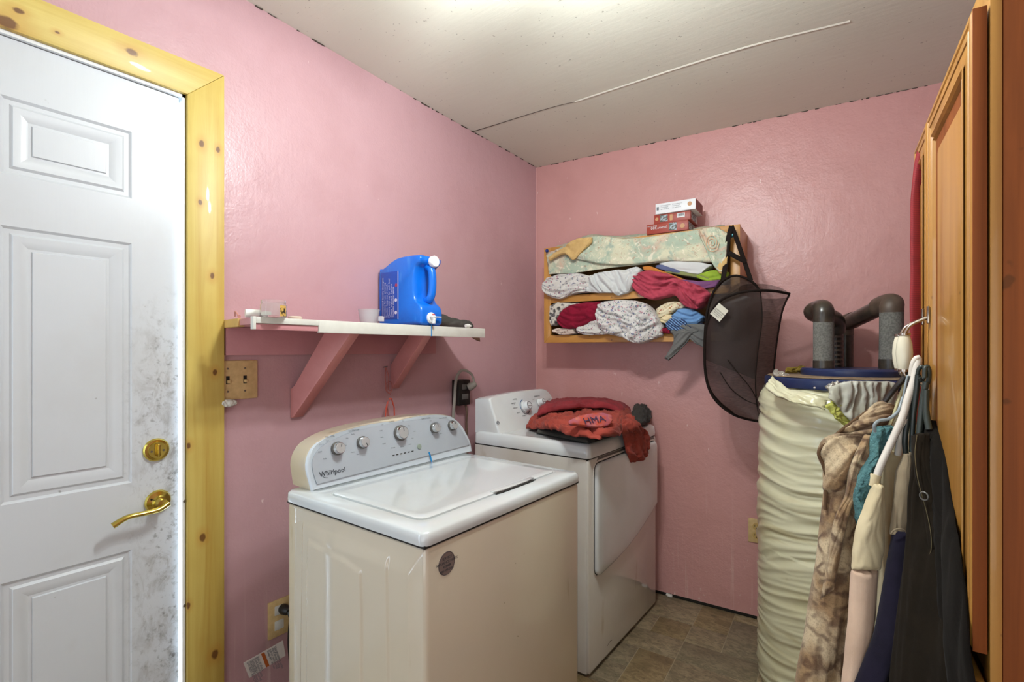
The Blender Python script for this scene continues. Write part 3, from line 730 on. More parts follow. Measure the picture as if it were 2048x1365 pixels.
# ================================================================ wall shelf over the washer
M['shelf_pink'] = simple('pink_shelf_paint', 'c48a8e', .45, var=.2, vs_=6, dark='7a2e28', bs=60)
M['raw_wood'] = simple('raw_wood', 'd2ae6a', .6, var=.25, vs_=30, dark='8a6430')
M['bracket'] = simple('pink_bracket_paint', 'c68480', .45, var=.25, vs_=9, dark='8c3a2a', bs=60)
ST = 1.381; SX = -1.43; Y0s, Y1s = .700, 1.716
sf = thing('wall_shelf', 'chipped white and pink wall shelf on two slanted brackets above the washing machine', 'shelf', (-1.56, 1.2, ST-.30))
def slab(pts, z0, z1, bev=0): return prism(NB(), [V((x, y, z0)) for x, y in pts], (0, 0, z1-z0), bev)
obj('shelf_board', slab([(-1.6995, .732), (SX-.012, .705), (SX-.012, Y1s-.015), (-1.6995, Y1s-.015)], ST-.020, ST-.001, .001), M['shelf_pink'], sf)
obj('raw_board_end', slab([(-1.6995, .7285), (-1.56, .712), (-1.56, .7315), (-1.6995, .7475)], ST-.024, ST+.0005), M['raw_wood'], sf)
# white front lip, worn through along its lower left half
obj('front_lip', BB((SX-.012, .900, ST-.040), (SX, Y1s, ST), .0015), M['dirty_white'], sf, label='white painted front lip')
obj('worn_lip', BB((SX-.012, .703, ST-.018), (SX-.001, .900, ST), .0015), M['dirty_white'], sf)
obj('exposed_lip', BB((SX-.012, .703, ST-.036), (SX-.006, .900, ST-.0185), .001), M['shelf_pink'], sf)
obj('lip_end', BB((SX-.015, .694, ST-.036), (SX+.001, .7025, ST+.001), .001), M['dirty_white'], sf)
obj('end_cap', BB((SX-.10, Y1s-.0145, ST-.032), (SX-.0125, Y1s, ST-.002), .001), M['dirty_white'], sf)
obj('wall_cleat', BB((-1.6995, .732, ST-.112), (-1.682, 1.66, ST-.0205), .002), M['shelf_pink'], sf)
def bracket(y, zb, sh=0):
    q = lambda x, z: V((x, y+sh*(x+1.70)/.25, z))
    b = obj('bracket', prism(NB(), [q(SX-.022, ST-.021), q(SX-.125, ST-.021), q(-1.6815, zb+.115), q(-1.6985, zb+.10), q(-1.6985, zb), q(-1.688, zb)], (0, .038, 0), .001), M['bracket'], sf)
    return b
bracket(.955, 1.045, .09); bracket(1.405, 1.120, -.02)
# things on the shelf
M['plastic_pipe'] = simple('white_pvc', 'e4e4dc', .35, var=.1)
p0 = V((-1.505, .708, ST+.0135))
t = tube(NB(), [p0, p0+V((.02, .065, -.001))], .0125, 16, smooth=False); tag(obj('plastic_pipe', t, M['plastic_pipe']), 'short white plastic pipe at the shelf end by the door', 'pipe')
M['pinkish'] = simple('broken_pink_plastic', 'c78a7c', .5)
t = tube(NB(), [p0+V((-.012, -.012, -.010)), p0+V((-.03, -.004, -.008))], .005, 8, smooth=False); tube(t, [p0+V((-.012, -.012, -.010)), p0+V((-.035, -.012, .006)), p0+V((-.05, -.006, -.008))], .002, 6, 8)
tag(obj('broken_hook', t, M['pinkish']), 'small broken pinkish hook beside the white pipe end', 'hook')
t = lathe(NB(), [(0, 0), (.019, 0), (.021, .004), (.021, .010), (.017, .012), (0, .012)], (-1.50, .86, ST), None, 20)
tag(obj('jar_lid', t, simple('cream_lid', 'd9d3bd', .5)), 'small cream lid lying behind the clear jar', 'lid')
GL = Mt('clear_plastic', 'f4f4f2', .08, 0, Transmission_Weight=.92, IOR=1.25).m
GL2 = Mt('frosted_plastic', 'e6e8ea', .35, 0, Transmission_Weight=.55, IOR=1.2).m
jc = P(547, 632, 1.46); jc.z = ST
jr = thing('clear_jar', 'empty clear plastic jar with a torn gold and black label', 'jar', jc)
obj('jar_body', lathe(NB(), [(0, .0015), (.033, 0), (.036, .004), (.036, .036), (.033, .040), (.034, .041), (.034, .050), (.032, .050), (.032, .041), (.034, .035), (.034, .005), (0, .004)], jc, None, 40), GL, jr)
t = NB(); aa = [radians(k) for k in range(0, 38, 4)]
for q0, q1 in zip(aa, aa[1:]):
    v4 = [t.verts.new(jc+V((.0367*cos(q), .0367*sin(q), z))) for q, z in ((q0, .003), (q1, .003), (q1, .034), (q0, .034))]; t.faces.new(v4)
bmesh.ops.remove_doubles(t, verts=t.verts, dist=1e-5)
lb = Mt('jar_label', '2a2113', .4); lb.mix(lb.rng(lb.noise(lb.co(), 120, 2), .45, .5), 'c9a253')
obj('label', t, lb.m, jr)
cc = PX(738, 640, -1.50); cc.z = ST
tag(obj('plastic_cup', lathe(NB(), [(0, .001), (.029, 0), (.030, .001), (.038, .050), (.0395, .052), (.0375, .052), (.029, .004), (0, .003)], cc, None, 40), GL2), 'frosted clear plastic cup beside the blue jug', 'cup')
tag(obj('small_cap', lathe(NB(), [(0, 0), (.011, 0), (.011, .016), (.008, .018), (0, .018)], PX(762, 643, -1.44), None, 20), GL2), 'tiny clear cap between the cup and the blue jug', 'cap')
# blue detergent jug: axis out of the wall, side towards the door
M['jug'] = Mt('blue_jug_plastic', '0a63cf', .3).m
jm = Mt('blue_jug_stained', '0c6fdc', .26); cj = jm.co()
jm.mix(jm.rng(jm.noise(jm.co((30, 30, 8)), 1, 4), .60, .75, 0, .45), '4f9fe6')
jm.mix(jm.rng(jm.noise(cj, 9, 4), .5, .8, 0, .4), '0a4fb0'); M['jug'] = jm.m
jy0, jy1 = 1.335, 1.452
J = thing('detergent_jug', 'blue plastic detergent jug with a white cap and spigot on the wall shelf', 'jug', (-1.56, 1.39, ST+.001))
zj = ST+.001
prof = [(-1.690, .012), (-1.683, .002), (-1.44, .002), (-1.432, .010), (-1.431, .055), (-1.440, .078), (-1.458, .092), (-1.470, .105), (-1.475, .130), (-1.475, .185), (-1.470, .212), (-1.462, .232), (-1.441, .245), (-1.437, .262), (-1.448, .275), (-1.52, .279), (-1.575, .276), (-1.615, .264), (-1.645, .250), (-1.675, .238), (-1.690, .222)]
pc = catmull([V((x, 0, zj+z)) for x, z in prof]+[V((prof[0][0], 0, zj+prof[0][1]))], 90)[:-1]
cxy = V((-1.575, 0, zj+.14))
def sec(y, k): return [V((cxy.x+(p.x-cxy.x)*k, y, zj+max(.001, (cxy.z-zj)+(p.z-cxy.z)*k if p.z > zj+.02 else p.z-zj))) for p in pc]
def secn(y, ins):
    o = []; n = len(pc)
    for i, p in enumerate(pc):
        tg = (pc[(i+1) % n]-pc[i-1]).normalized(); nn = V((tg.z, 0, -tg.x))
        q = p-nn*ins; o.append(V((q.x, y, q.z)))
    return o
sgn = 1
d_ = secn(0, .01); 
if sum((a-cxy).length for a in d_) > sum((V((a.x, 0, a.z))-cxy).length for a in pc): sgn = -1
rs = [secn(jy0+(1-cos(a))*.022*1.0, sgn*(1-sin(a))*.010) for a in [radians(k) for k in (8, 25, 45, 65, 90)]]
rs += [secn(jy1-(1-cos(a))*.022, sgn*(1-sin(a))*.010) for a in [radians(k) for k in (90, 65, 45, 25, 8)]]
obj('jug_body', rings_mesh(rs, True), M['jug'], J, smooth=60)
ym = (jy0+jy1)/2
obj('handle', tube(NB(), [V((-1.462, ym, zj+.238)), V((-1.440, ym, zj+.225)), V((-1.432, ym, zj+.195)), V((-1.433, ym, zj+.14)), V((-1.445, ym, zj+.108)), V((-1.475, ym, zj+.098))], .0165, 16, 30, flat=.9), M['jug'], J)
mxx = axes(V((0, 1, 0)), U, V((1, 0, 0)))
obj('spout', lathe(NB(), [(.0, -.04), (.021, -.04), (.019, .0), (0, .0)], (-1.432, ym, zj+.252), mxx, 28), M['jug'], J)
obj('cap', lathe(NB(), [(0, 0), (.0215, 0), (.0225, .003), (.0225, .016), (.020, .019), (0, .019)], (-1.432, ym, zj+.252), mxx, 32), simple('white_cap', 'eef0f0', .35, var=.03), J)
tp_ = obj('spigot', lathe(NB(), [(0, -.01), (.021, -.01), (.022, .004), (.018, .009), (.010, .010), (.010, .020), (0, .020)], (-1.430, ym-.01, zj+.030), mxx, 28), M['white'], J)
obj('spigot_nozzle', lathe(NB(), [(0, 0), (.007, 0), (.0075, .022), (0, .022)], (-1.414, ym-.01, zj+.008), None, 16), M['white'], tp_)
obj('spigot_lever', BB((-1.418, ym-.026, zj+.032), (-1.408, ym+.028, zj+.036), .001), M['white'], tp_)
obj('spigot_button', lathe(NB(), [(0, 0), (.006, 0), (.006, .005), (0, .005)], (-1.419, ym-.006, zj+.040), None, 14), simple('red_button', 'c8452f', .4), tp_)
obj('label', BB((-1.672, jy0-.0012, zj+.030), (-1.562, jy0+.003, zj+.222), .0004), simple('label_blue', '1a4fb4', .4, var=.2, vs_=60, dark='0c2f7c'), J)
lbm = simple('label_white', 'cfd6ea', .4, var=0)
it = []
for k, s in enumerate(['Concentrated laundry detergent', 'Directions for use  press tap', 'Caution  keep out of reach', 'Measure with cap for each load', 'Cleans  brightens  freshens', 'Contains cleaning agents']):
    it.append((s, .0125, V((-1.655+.013*k, jy0-.0012, zj+.036)), U, V((-1, 0, 0))))
stuff(obj('label_lettering', text_mesh(it), lbm, J, smooth=0))
obj('label_stripe', BB((-1.5665, jy0-.0022, zj+.028), (-1.5640, jy0-.001, zj+.222)), lbm, J)
for zz in (.055, .105): obj('label_spot', lathe(NB(), [(0, 0), (.007, 0), (.007, .001), (0, .001)], (-1.578, jy0-.0015, zj+zz), axes(V((1, 0, 0)), U, V((0, -1, 0))), 20), lbm, J)
obj('label_logo', lathe(NB(), [(0, 0), (.007, 0), (.007, .001), (0, .001)], (-1.576, jy0-.0015, zj+.165), axes(V((1, 0, 0)), U, V((0, -1, 0))), 20), simple('label_red', 'a33a5a', .4, var=0), J)
obj('detergent_drip', tube(NB(), [V((-1.4285, ym-.008, zj+.004)), V((-1.4285, ym-.008, ST-.012)), V((-1.4285, ym-.008, ST-.041))], .0018, 6, 8), M['blue_gel'], sf)
# charcoal rag behind the jug and small caps
t = drape(NB(), [V((-1.60, 1.47, ST+.012)), V((-1.55, 1.53, ST+.01)), V((-1.50, 1.60, ST+.006)), V((-1.462, 1.66, ST+.004))], [V((-1.60, 1.50, ST+.068)), V((-1.57, 1.57, ST+.056)), V((-1.53, 1.64, ST+.028)), V((-1.475, 1.69, ST+.008))], .025, .012, (1, -.6, .5), 50, 40, 41, .008, 18, 3, edge=.004)
tag(obj('charcoal_rag', t, M['grey_cloth'], smooth=180), 'charcoal rag on the shelf behind the blue jug', 'rag')
M['white_small'] = simple('white_small_plastic', 'e0e0da', .4)
cp = PX(935, 655, -1.445); cp.z = ST
c1 = thing('plastic_fitting', 'small white plastic fitting at the far end of the wall shelf', 'fitting', cp)
obj('fitting_body', lathe(NB(), [(0, -.012), (.007, -.012), (.009, -.002), (.009, .008), (.005, .010), (.005, .020), (0, .020)], cp+U*.009, axes(V((0, 0, 1)), V((1, 0, 0)), V((0, 1, 0))), 18), M['white_small'], c1)
t = prism(NB(), [V((SX-.0, 1.63, ST-.041)), V((SX-.0, 1.68, ST-.041)), V((SX-.0, 1.684, ST-.058)), V((SX-.0, 1.665, ST-.054))], (-.006, 0, 0), .001)
obj('splinter', t, simple('dark_wood', '5a3c2c', .7), sf)
# ================================================================ wall fittings
M['plate'] = simple('soiled_switch_plate', 'd9bd86', .5, var=.35, vs_=45, dark='8c6a3a', bs=80)
yy0, yy1 = .7275, .838
sw = thing('light_switch', 'soiled cream two-gang light switch plate beside the pine door casing', 'light switch', (-1.698, (yy0+yy1)/2, 1.125))
obj('plate', BB((-1.6995, yy0, 1.125), (-1.6935, yy1, 1.252), .0025), M['plate'], sw)
for y in (.742, .796):
    obj('toggle_slot', BB((-1.6945, y-.0055, 1.176), (-1.6930, y+.0055, 1.202)), M['slot'], sw)
    obj('toggle', bx(NB(), (-1.689, y, 1.184), (.012, .008, .010), None, .001), M['plate'], sw)
    for z in (1.152, 1.226): obj('screw', lathe(NB(), [(.0035, 0), (.003, .0015), (0, .002)], (-1.6935, y, z), mxx, 12), M['screw'], sw)
fo_ = PX(455, 806, -1.695)
tag(obj('foam_lump', drape(NB(), [fo_+V((0, -.022, -.010)), fo_+V((.004, 0, -.014)), fo_+V((0, .024, -.006))], [fo_+V((0, -.022, .010)), fo_+V((.004, 0, .012)), fo_+V((0, .022, .006))], .016, .003, (1, 0, 0), 30, 24, 5, .006, 60, 1), M['dirty_white'], smooth=180), 'lump of white filler foam on the wall under the light switch', 'foam')
# adapter box with cords
ab = PX(921, 785, -1.68)
ad = thing('power_adapter', 'black power adapter box on the wall above the dryer console', 'power adapter', ab-U*.055)
obj('adapter_body', BB((-1.699, ab.y-.042, ab.z-.062), (-1.650, ab.y+.038, ab.z+.062), .004), M['dark'], ad)
for dz in (.028, -.020): obj('socket_face', BB((-1.6505, ab.y-.022, ab.z+dz-.013), (-1.648, ab.y+.022, ab.z+dz+.013), .001), M['grey_pl'], ad)
obj('down_cord', tube(NB(), [ab+V((.015, .02, -.06)), ab+V((.02, .024, -.10)), ab+V((.012, .03, -.15)), ab+V((.012, .035, -.26)), ab+V((.01, .04, -.5))], .0055, 8, 24), simple('brown_cord', '6a5446', .6), ad)
gc = thing('grey_power_cord', 'grey flat power cord looping into the black adapter', 'cord', ab+V((.04, .0, -.5)))
obj('plug', lathe(NB(), [(0, 0), (.018, .002), (.020, .012), (.016, .034), (.009, .046), (0, .048)], ab+V((.034, .018, .022)), axis_to((.8, .5, .5)), 20), simple('grey_plug', '8b837a', .5), gc)
obj('cord', tube(NB(), [ab+V((.060, .035, .045)), ab+V((.050, .030, .085)), ab+V((.035, .0, .108)), ab+V((.03, -.035, .105)), ab+V((.025, -.060, .06)), ab+V((.022, -.065, -.02)), ab+V((.02, -.072, -.10)), ab+V((.02, -.075, -.2)), ab+V((.02, -.08, -.45))], .0075, 10, 50, flat=.6), simple('grey_cord_rubber', '8f8a82', .5), gc)
# orange cord loop on a nail under the second bracket
oc = PX(777, 800, -1.66)
og = thing('cord_loop', 'thin orange cord loop hanging from a nail below the shelf bracket', 'cord', oc-U*.05)
M['orange_cord'] = simple('orange_cord_rubber', 'c8503a', .5); M['red_cord'] = simple('dusty_red_cord', 'a8605a', .6)
obj('cord_strand', tube(NB(), [oc+V((.0, -.018, -.30)), oc+V((.006, -.020, -.06)), oc+V((.01, -.008, -.004)), oc+V((.012, .004, .006)), oc+V((.010, .016, -.02)), oc+V((.006, .026, -.06)), oc+V((0, .030, -.30))], .0028, 8, 50), M['orange_cord'], og)
obj('cord_strand', tube(NB(), [oc+V((.0, -.004, -.30)), oc+V((.004, -.006, -.07)), oc+V((.01, -.014, -.03)), oc+V((.012, -.006, .004))], .0025, 8, 40), M['red_cord'], og)
hg = thing('key_ring_loop', 'dusty wire loops hanging on the wall between the shelf brackets', 'wire loop', oc+U*.01)
ring = PX(778, 775, -1.655)
obj('wire_ring', tube(NB(), [ring+V((.0, .018*cos(a), .024*sin(a))) for a in [2*pi*k/24 for k in range(25)]], .0016, 6, smooth=False), M['red_cord'], hg)
nl = PX(771, 735, -1.685)
obj('cord_strand', tube(NB(), [nl, nl+V((.008, -.008, -.05)), nl+V((.012, -.002, -.10)), nl+V((.02, .012, -.115))], .0022, 6, 24), M['red_cord'], hg)
obj('cord_strand', tube(NB(), [nl, nl+V((.010, .008, -.04)), nl+V((.012, .004, -.09)), nl+V((.02, .016, -.10))], .0022, 6, 24), M['red_cord'], hg)
obj('nail', tube(NB(), [nl+V((-.013, 0, 0)), nl+V((.012, 0, .004))], .002, 8, smooth=False), M['grey_pl'], hg)
# outlet behind the washer with plug, cord and warning tag
ow = PX(556, 1235, -1.6965)
wo = thing('wall_outlet', 'grimy cream wall outlet behind the washing machine', 'outlet', ow-U*.065)
obj('plate', BB((-1.6995, ow.y-.036, ow.z-.066), (-1.693, ow.y+.050, ow.z+.062), .002), M['plate'], wo)
for dz in (.026, -.026):
    obj('socket', BB((-1.6935, ow.y-.014, ow.z+dz-.016), (-1.6915, ow.y+.018, ow.z+dz+.016), .002), M['dirty_white'], wo)
wc = thing('washer_power_cord', 'black plug and cord in the outlet behind the washing machine', 'cord', ow+V((.02, .02, -.3)))
obj('plug', lathe(NB(), [(0, 0), (.016, .0), (.018, .012), (.014, .032), (.008, .040), (0, .041)], ow+V((.004, .014, .026)), mxx, 20), M['dark'], wc)
obj('cord', tube(NB(), [ow+V((.040, .014, .026)), ow+V((.052, .016, .005)), ow+V((.045, .016, -.05)), ow+V((.04, .02, -.12)), ow+V((.05, .03, -.26))], .0055, 10, 30), M['dark'], wc)
tg0, tg1, tg2, tg3 = [PX(a, b, -1.60) for a, b in ((566, 1282), (571, 1312), (499, 1357), (487, 1327))]
tg = thing('warning_tag', 'white paper warning tag with an orange band on the washer cord', 'tag', (tg0+tg2)/2-U*.02)
obj('paper', prism(NB(), [tg0, tg1, tg2, tg3], (-.001, 0, 0)), simple('tag_paper', 'd5cfc9', .7), tg)
tx = (tg0-tg3).normalized(); ty = (tg3-tg2).normalized(); tn = tx.cross(ty)
tw = (tg0-tg3).length; th_ = (tg3-tg2).length
def tp(a, b): return tg2+tx*(a*tw)+ty*(b*th_)+V((.0006, 0, 0))
obj('orange_band', prism(NB(), [tp(.42, .04), tp(.50, .04), tp(.50, .96), tp(.42, .96)], (.0004, 0, 0)), simple('orange_print', 'b05a22', .6), tg)
stuff(obj('fine_print', text_mesh([(s, .0105, tp(a, .93), -ty, tx) for s, a in (('DO NOT REMOVE', .06), ('WARNING electric', .12), ('Grounding required', .18), ('Read instructions', .24), ('Risk of shock', .30), ('Keep dry  do not', .56), ('cut or remove the', .62), ('third prong of plug', .68), ('Use grounded outlet', .74))]), M['ink_soft'], tg, smooth=0))
# far wall outlet
fo2 = PW(1513, 1062, 0)
fs_, fz_ = (fo2-CO).dot(E1), fo2.z
fw = thing('duplex_outlet', 'yellowed duplex outlet low on the far wall beside the water heater', 'outlet', FW(fs_, .003, fz_-.057))
obj('plate', fbox(fs_-.035, fs_+.035, .0005, .006, fz_-.057, fz_+.057, .002), M['plate'], fw)
for dz in (.021, -.021):
    so = obj('socket', lathe(NB(), [(0, 0), (.0165, 0), (.0165, .0025), (0, .0025)], FW(fs_, .0058, fz_+dz), axes(E1, U, -E2), 24), simple('aged_ivory', 'c4a564', .5), fw)
    for ds_ in (-.006, .006): obj('slot', fbox(fs_+ds_-.001, fs_+ds_+.001, .008, .009, fz_+dz-.001, fz_+dz+.008), M['slot'], so)
    obj('ground_hole', lathe(NB(), [(0, 0), (.0025, 0), (.0025, .0006), (0, .0006)], FW(fs_, .0083, fz_+dz-.008), axes(E1, U, -E2), 10), M['slot'], so)
obj('screw', lathe(NB(), [(0, 0), (.003, 0), (.003, .001), (0, .001)], FW(fs_, .006, fz_), axes(E1, U, -E2), 10), M['screw'], fw)
ch = PZ(1338, 1193, .004)
tag(obj('plaster_chip', drape(NB(), [ch+V((-.018, 0, 0)), ch+V((0, -.008, 0)), ch+V((.018, -.004, 0))], [ch+V((-.016, .012, 0)), ch+V((0, .016, 0)), ch+V((.016, .012, 0))], .010, .003, U, 16, 16, 8, .004, 60, 1), simple('plaster', 'dcd8d0', .8), smooth=60), 'white chip of plaster on the floor at the far wall', 'plaster chip')
# ================================================================ wall cubby with clothes
def Sof(p): return (p-CO).dot(E1)
TC = .24
SL, SRr = Sof(PW(1088, 600, TC)), Sof(PW(1480, 600, TC))
ZB, ZC = PW(1090, 686, TC).z, PW(1090, 497, TC).z
print('CUBBY', SL, SRr, ZB, ZC)
def stain_mat(name, base, dark, axis, sc=24):
    m = Mt(name, base, .38); g_ = [sc]*3; g_[axis] = 1.5; g = m.noise(m.co(g_), 1, 5, .6, .5)
    m.mix(m.rng(g, .35, .7, 0, .7), dark); m.mix(m.rng(m.noise(m.co(loc=(3, 3, 3)), 24, 2), .72, .76, 0, .8), '5a3416')
    m.bump(g, .1, .002); m.b.inputs['Coat Weight'].default_value = .2; return m.m
M['cub_h'] = stain_mat('amber_stained_pine_across', 'c58f45', '9a6428', 0); M['cub_v'] = stain_mat('amber_stained_pine_upright', 'c58f45', '96622a', 2)
cu = thing('wall_cubby', 'amber pine wall cubby with two shelves of clothes, hung on the far wall', 'wall cubby', FW((SL+SRr)/2, TC/2, ZB))
obj('back_panel', fbox(SL+.01, SRr-.01, .001, .008, ZB+.01, ZC-.01), M['cub_h'], cu)
obj('side', fbox(SL+.002, SL+.020, .002, TC-.019, ZB+.002, ZC-.002), M['cub_v'], cu)
obj('side', fbox(SRr-.020, SRr-.002, .002, TC-.019, ZB+.002, ZC-.002), M['cub_v'], cu)
obj('bottom_board', fbox(SL+.02, SRr-.02, .008, TC-.019, ZB+.002, ZB+.020), M['cub_h'], cu)
obj('top_board', fbox(SL+.02, SRr-.02, .008, TC-.019, ZC-.020, ZC-.002), M['cub_h'], cu)
ZM = PW(1102, 606, TC).z
obj('middle_shelf', fbox(SL+.02, SRr-.02, .008, TC-.019, ZM+.012, ZM+.030), M['cub_h'], cu)
fwid = .040
def fr(name, a, mat): return obj(name, prism(NB(), [FW(s, TC, z) for s, z in a], E2*.018, .001), mat, cu)
fr('frame_stile', [(SL, ZB), (SL+fwid, ZB+fwid), (SL+fwid, ZC), (SL, ZC)], M['cub_v'])
fr('frame_stile', [(SRr, ZB), (SRr, ZC), (SRr-fwid, ZC), (SRr-fwid, ZB+fwid)], M['cub_v'])
fr('frame_rail', [(SL+.0008, ZB), (SRr-.0008, ZB), (SRr-fwid, ZB+fwid), (SL+fwid, ZB+fwid)], M['cub_h'])
fr('frame_rail', [(SL+fwid+.0005, ZM-.002), (SRr-fwid-.0005, ZM-.002), (SRr-fwid-.0005, ZM+.034), (SL+fwid+.0005, ZM+.034)], M['cub_h'])
fr('frame_rail', [(SL+fwid+.0005, ZC-.03), (SRr-fwid-.0005, ZC-.03), (SRr-fwid-.0005, ZC), (SL+fwid+.0005, ZC)], M['cub_h'])
# push pins
def pin(px, py, col, lab):
    p = PW(px, py, TC+.034); o = thing('push_pin', lab, 'push pin', p)
    obj('pin_head', lathe(NB(), [(0, -.009), (.006, -.008), (.0095, -.002), (.0095, .003), (.006, .008), (0, .009)], p, axes(E1, U, -E2), 20), Mt('pin_'+col, col, .2, .3).m, o)
    obj('pin_shaft', tube(NB(), [p, p+E2*.030], .0012, 6, smooth=False), M['chrome'], o)
pin(1094, 502, '2a3f86', 'blue push pin at the left end of the floral cloth'); pin(1463, 459, '5d6f96', 'steel blue push pin holding the black mesh hamper'); pin(1464, 471, '1d6670', 'teal push pin just below the steel blue one')
# clothes
FC = -E2+U*.25+E1*-.15
def bundle(name, top, bot, mat, lab, cat, t=.262, tf=.018, tb=.10, seed=1, amp=.014, fr_=16, st=3, ang=0, n=64, m=64, pw=.5, edge=.004, parent=None, ends=.08, tt=None):
    A = [PW(x, y, (tt[0] if tt else t)) for x, y in bot]; B = [PW(x, y, (tt[1] if tt else t)) for x, y in top]
    o = obj(name, drape(NB(), A, B, tf, tb, FC, n, m, seed, amp, fr_, st, ang, ends=ends, pw=pw, edge=edge), mat, parent, smooth=180)
    if parent is None: tag(o, lab, cat)
    return o
FL1 = floral('white_sprig_print', 'c9c6c0', [('a0707c', 1), ('5a5f72', 1.25), ('9a9cab', 1.4)], 48, .26)
FL2 = floral('white_flower_print', 'cbc8c4', [('7a7f9a', .9), ('b5808c', 1.1), ('8f9c8f', 1.3), ('4a4f66', 1.6)], 44, .27)
FL3 = floral('cream_flower_print', 'd9cfb0', [('a87a4a', 1), ('b05a4a', 1.2)], 70, .28)
FL4 = floral('grey_black_print', 'c9c4b8', [('2c2a2c', .7), ('6a6668', 1)], 50, .42)
WH = cloth('white_cotton', 'cbccca', '8a8f94', .15); ROSE = cloth('rose_fleece', 'b04556', '5c1626', .3); MAR = cloth('maroon_velour', '84152f', '33040f', .4)
CREAM = cloth('cream_cotton', 'dccba4', '8a7448', .25)
bundle('printed_blouse', [(1086, 575), (1096, 556), (1130, 548), (1160, 548), (1182, 552)], [(1086, 580), (1100, 594), (1120, 597), (1150, 587), (1180, 584)], FL1, 'white sprigged blouse bulging from the upper left of the cubby', 'blouse', seed=51, t=.265, amp=.022)
bundle('white_shirt', [(1176, 560), (1190, 548), (1220, 542), (1250, 540), (1275, 534), (1282, 545)], [(1175, 585), (1200, 586), (1226, 586), (1235, 591), (1258, 584), (1266, 572)], WH, 'white shirt between the sprigged blouse and the rose fleece', 'shirt', seed=52, amp=.03, ang=1.0)
bundle('rose_fleece', [(1262, 565), (1275, 548), (1300, 542), (1335, 548), (1370, 562), (1400, 572), (1424, 590)], [(1264, 574), (1280, 590), (1305, 600), (1330, 596), (1350, 592), (1370, 612), (1392, 619), (1410, 608)], ROSE, 'rose red fleece spilling over the middle shelf of the cubby', 'fleece', seed=53, amp=.036, fr_=13, tf=.028, ang=.3, t=.268, n=90, m=80)
def layer(name, pts_t, pts_b, mat, lab, cat, seed, t=.262, tb=.12, amp=.004): return bundle(name, pts_t, pts_b, mat, lab, cat, t=t, tf=.006, tb=tb, seed=seed, amp=amp, fr_=14, st=4, n=40, m=40, pw=.35, edge=.002)
layer('purple_shirt', [(1355, 558), (1375, 560), (1400, 563), (1440, 560)], [(1357, 562), (1372, 572), (1400, 578), (1432, 574)], cloth('purple_jersey', '7a5078', '321a38', .3), 'purple folded shirt above the rose fleece', 'shirt', 61, t=.268)
layer('orange_shirt', [(1285, 534), (1300, 533), (1330, 544), (1362, 556), (1378, 562)], [(1287, 540), (1305, 545), (1335, 556), (1360, 564), (1375, 569)], cloth('orange_brown_jersey', 'b87435', '6a3812', .3), 'orange brown folded shirt on the rose fleece', 'shirt', 62, t=.266)
layer('green_shirt', [(1392, 552), (1415, 543), (1440, 540), (1458, 545)], [(1394, 556), (1415, 563), (1440, 560), (1456, 556)], cloth('lime_green_jersey', '8fa83a', '4a5c14', .3), 'lime green shirt on the right of the folded stack', 'shirt', 63, amp=.008)
layer('olive_shirt', [(1330, 540), (1360, 543), (1395, 549), (1420, 552)], [(1330, 545), (1360, 550), (1395, 556), (1420, 560)], cloth('olive_jersey', '848a5a', '3c4020', .3), 'thin olive edge of a folded shirt under the white one', 'shirt', 64)
layer('slate_shirt', [(1311, 532), (1325, 530), (1345, 537), (1362, 543)], [(1312, 537), (1328, 541), (1345, 545), (1362, 548)], cloth('slate_blue_jersey', '5d6486', '262b44', .3), 'slate blue folded shirt end beside the orange one', 'shirt', 65, t=.264)
layer('folded_white_shirt', [(1318, 528), (1345, 523), (1390, 524), (1425, 530)], [(1322, 531), (1350, 540), (1395, 549), (1410, 540)], WH, 'folded white shirt at the top of the stack under the floral cloth', 'shirt', 66, t=.263, amp=.004)
bundle('grey_print_top', [(1101, 612), (1115, 606), (1140, 606), (1165, 607)], [(1101, 640), (1106, 652), (1125, 640), (1160, 615)], FL4, 'grey and black print top at the lower left of the cubby', 'top', seed=54, t=.245)
bundle('maroon_robe', [(1115, 640), (1130, 618), (1160, 607), (1200, 604)], [(1117, 648), (1130, 657), (1155, 658), (1175, 650), (1200, 638)], MAR, 'maroon velour bundle on the lower shelf of the cubby', 'garment', seed=55, tf=.028, ang=.5)
bundle('pale_print_top', [(1105, 660), (1125, 656), (1150, 658)], [(1107, 665), (1125, 670), (1150, 668)], floral('tan_print', 'cdbcae', [('8a6a5a', 1)], 60, .3), 'pale tan print cloth squeezed under the maroon bundle', 'top', seed=56, t=.25)
bundle('white_nightgown', [(1154, 658), (1165, 645), (1185, 638), (1215, 636)], [(1156, 666), (1175, 671), (1200, 670), (1230, 668)], FL1, 'white printed cloth end low beside the maroon bundle', 'nightgown', seed=57, t=.262)
bundle('floral_sheet', [(1194, 630), (1203, 606), (1235, 601), (1275, 603), (1300, 613), (1315, 635), (1326, 655)], [(1197, 650), (1215, 668), (1240, 674), (1265, 684), (1282, 688), (1305, 680), (1325, 672)], FL2, 'big white flower-print sheet bulging over the bottom rail of the cubby', 'sheet', seed=58, tf=.04, amp=.034, fr_=12, t=.268, n=90, m=90)
bundle('cream_print_top', [(1312, 618), (1335, 606), (1360, 604), (1372, 608)], [(1315, 636), (1330, 634), (1350, 622), (1370, 615)], FL3, 'cream flower-print cloth above the folded blue shirts', 'top', seed=59, t=.235)
bundle('cream_towel', [(1320, 638), (1335, 630), (1352, 630)], [(1322, 644), (1335, 648), (1350, 642)], CREAM, 'plain cream cloth corner beside the blue striped shirt', 'towel', seed=60, t=.245)
bundle('light_blue_shirt', [(1342, 634), (1362, 618), (1385, 618), (1408, 634)], [(1350, 640), (1370, 648), (1390, 650), (1404, 642)], cloth('light_blue_cotton', '6f97c4', '2c4a78', .3), 'light blue folded shirt on the lower shelf of the cubby', 'shirt', seed=67, t=.252)
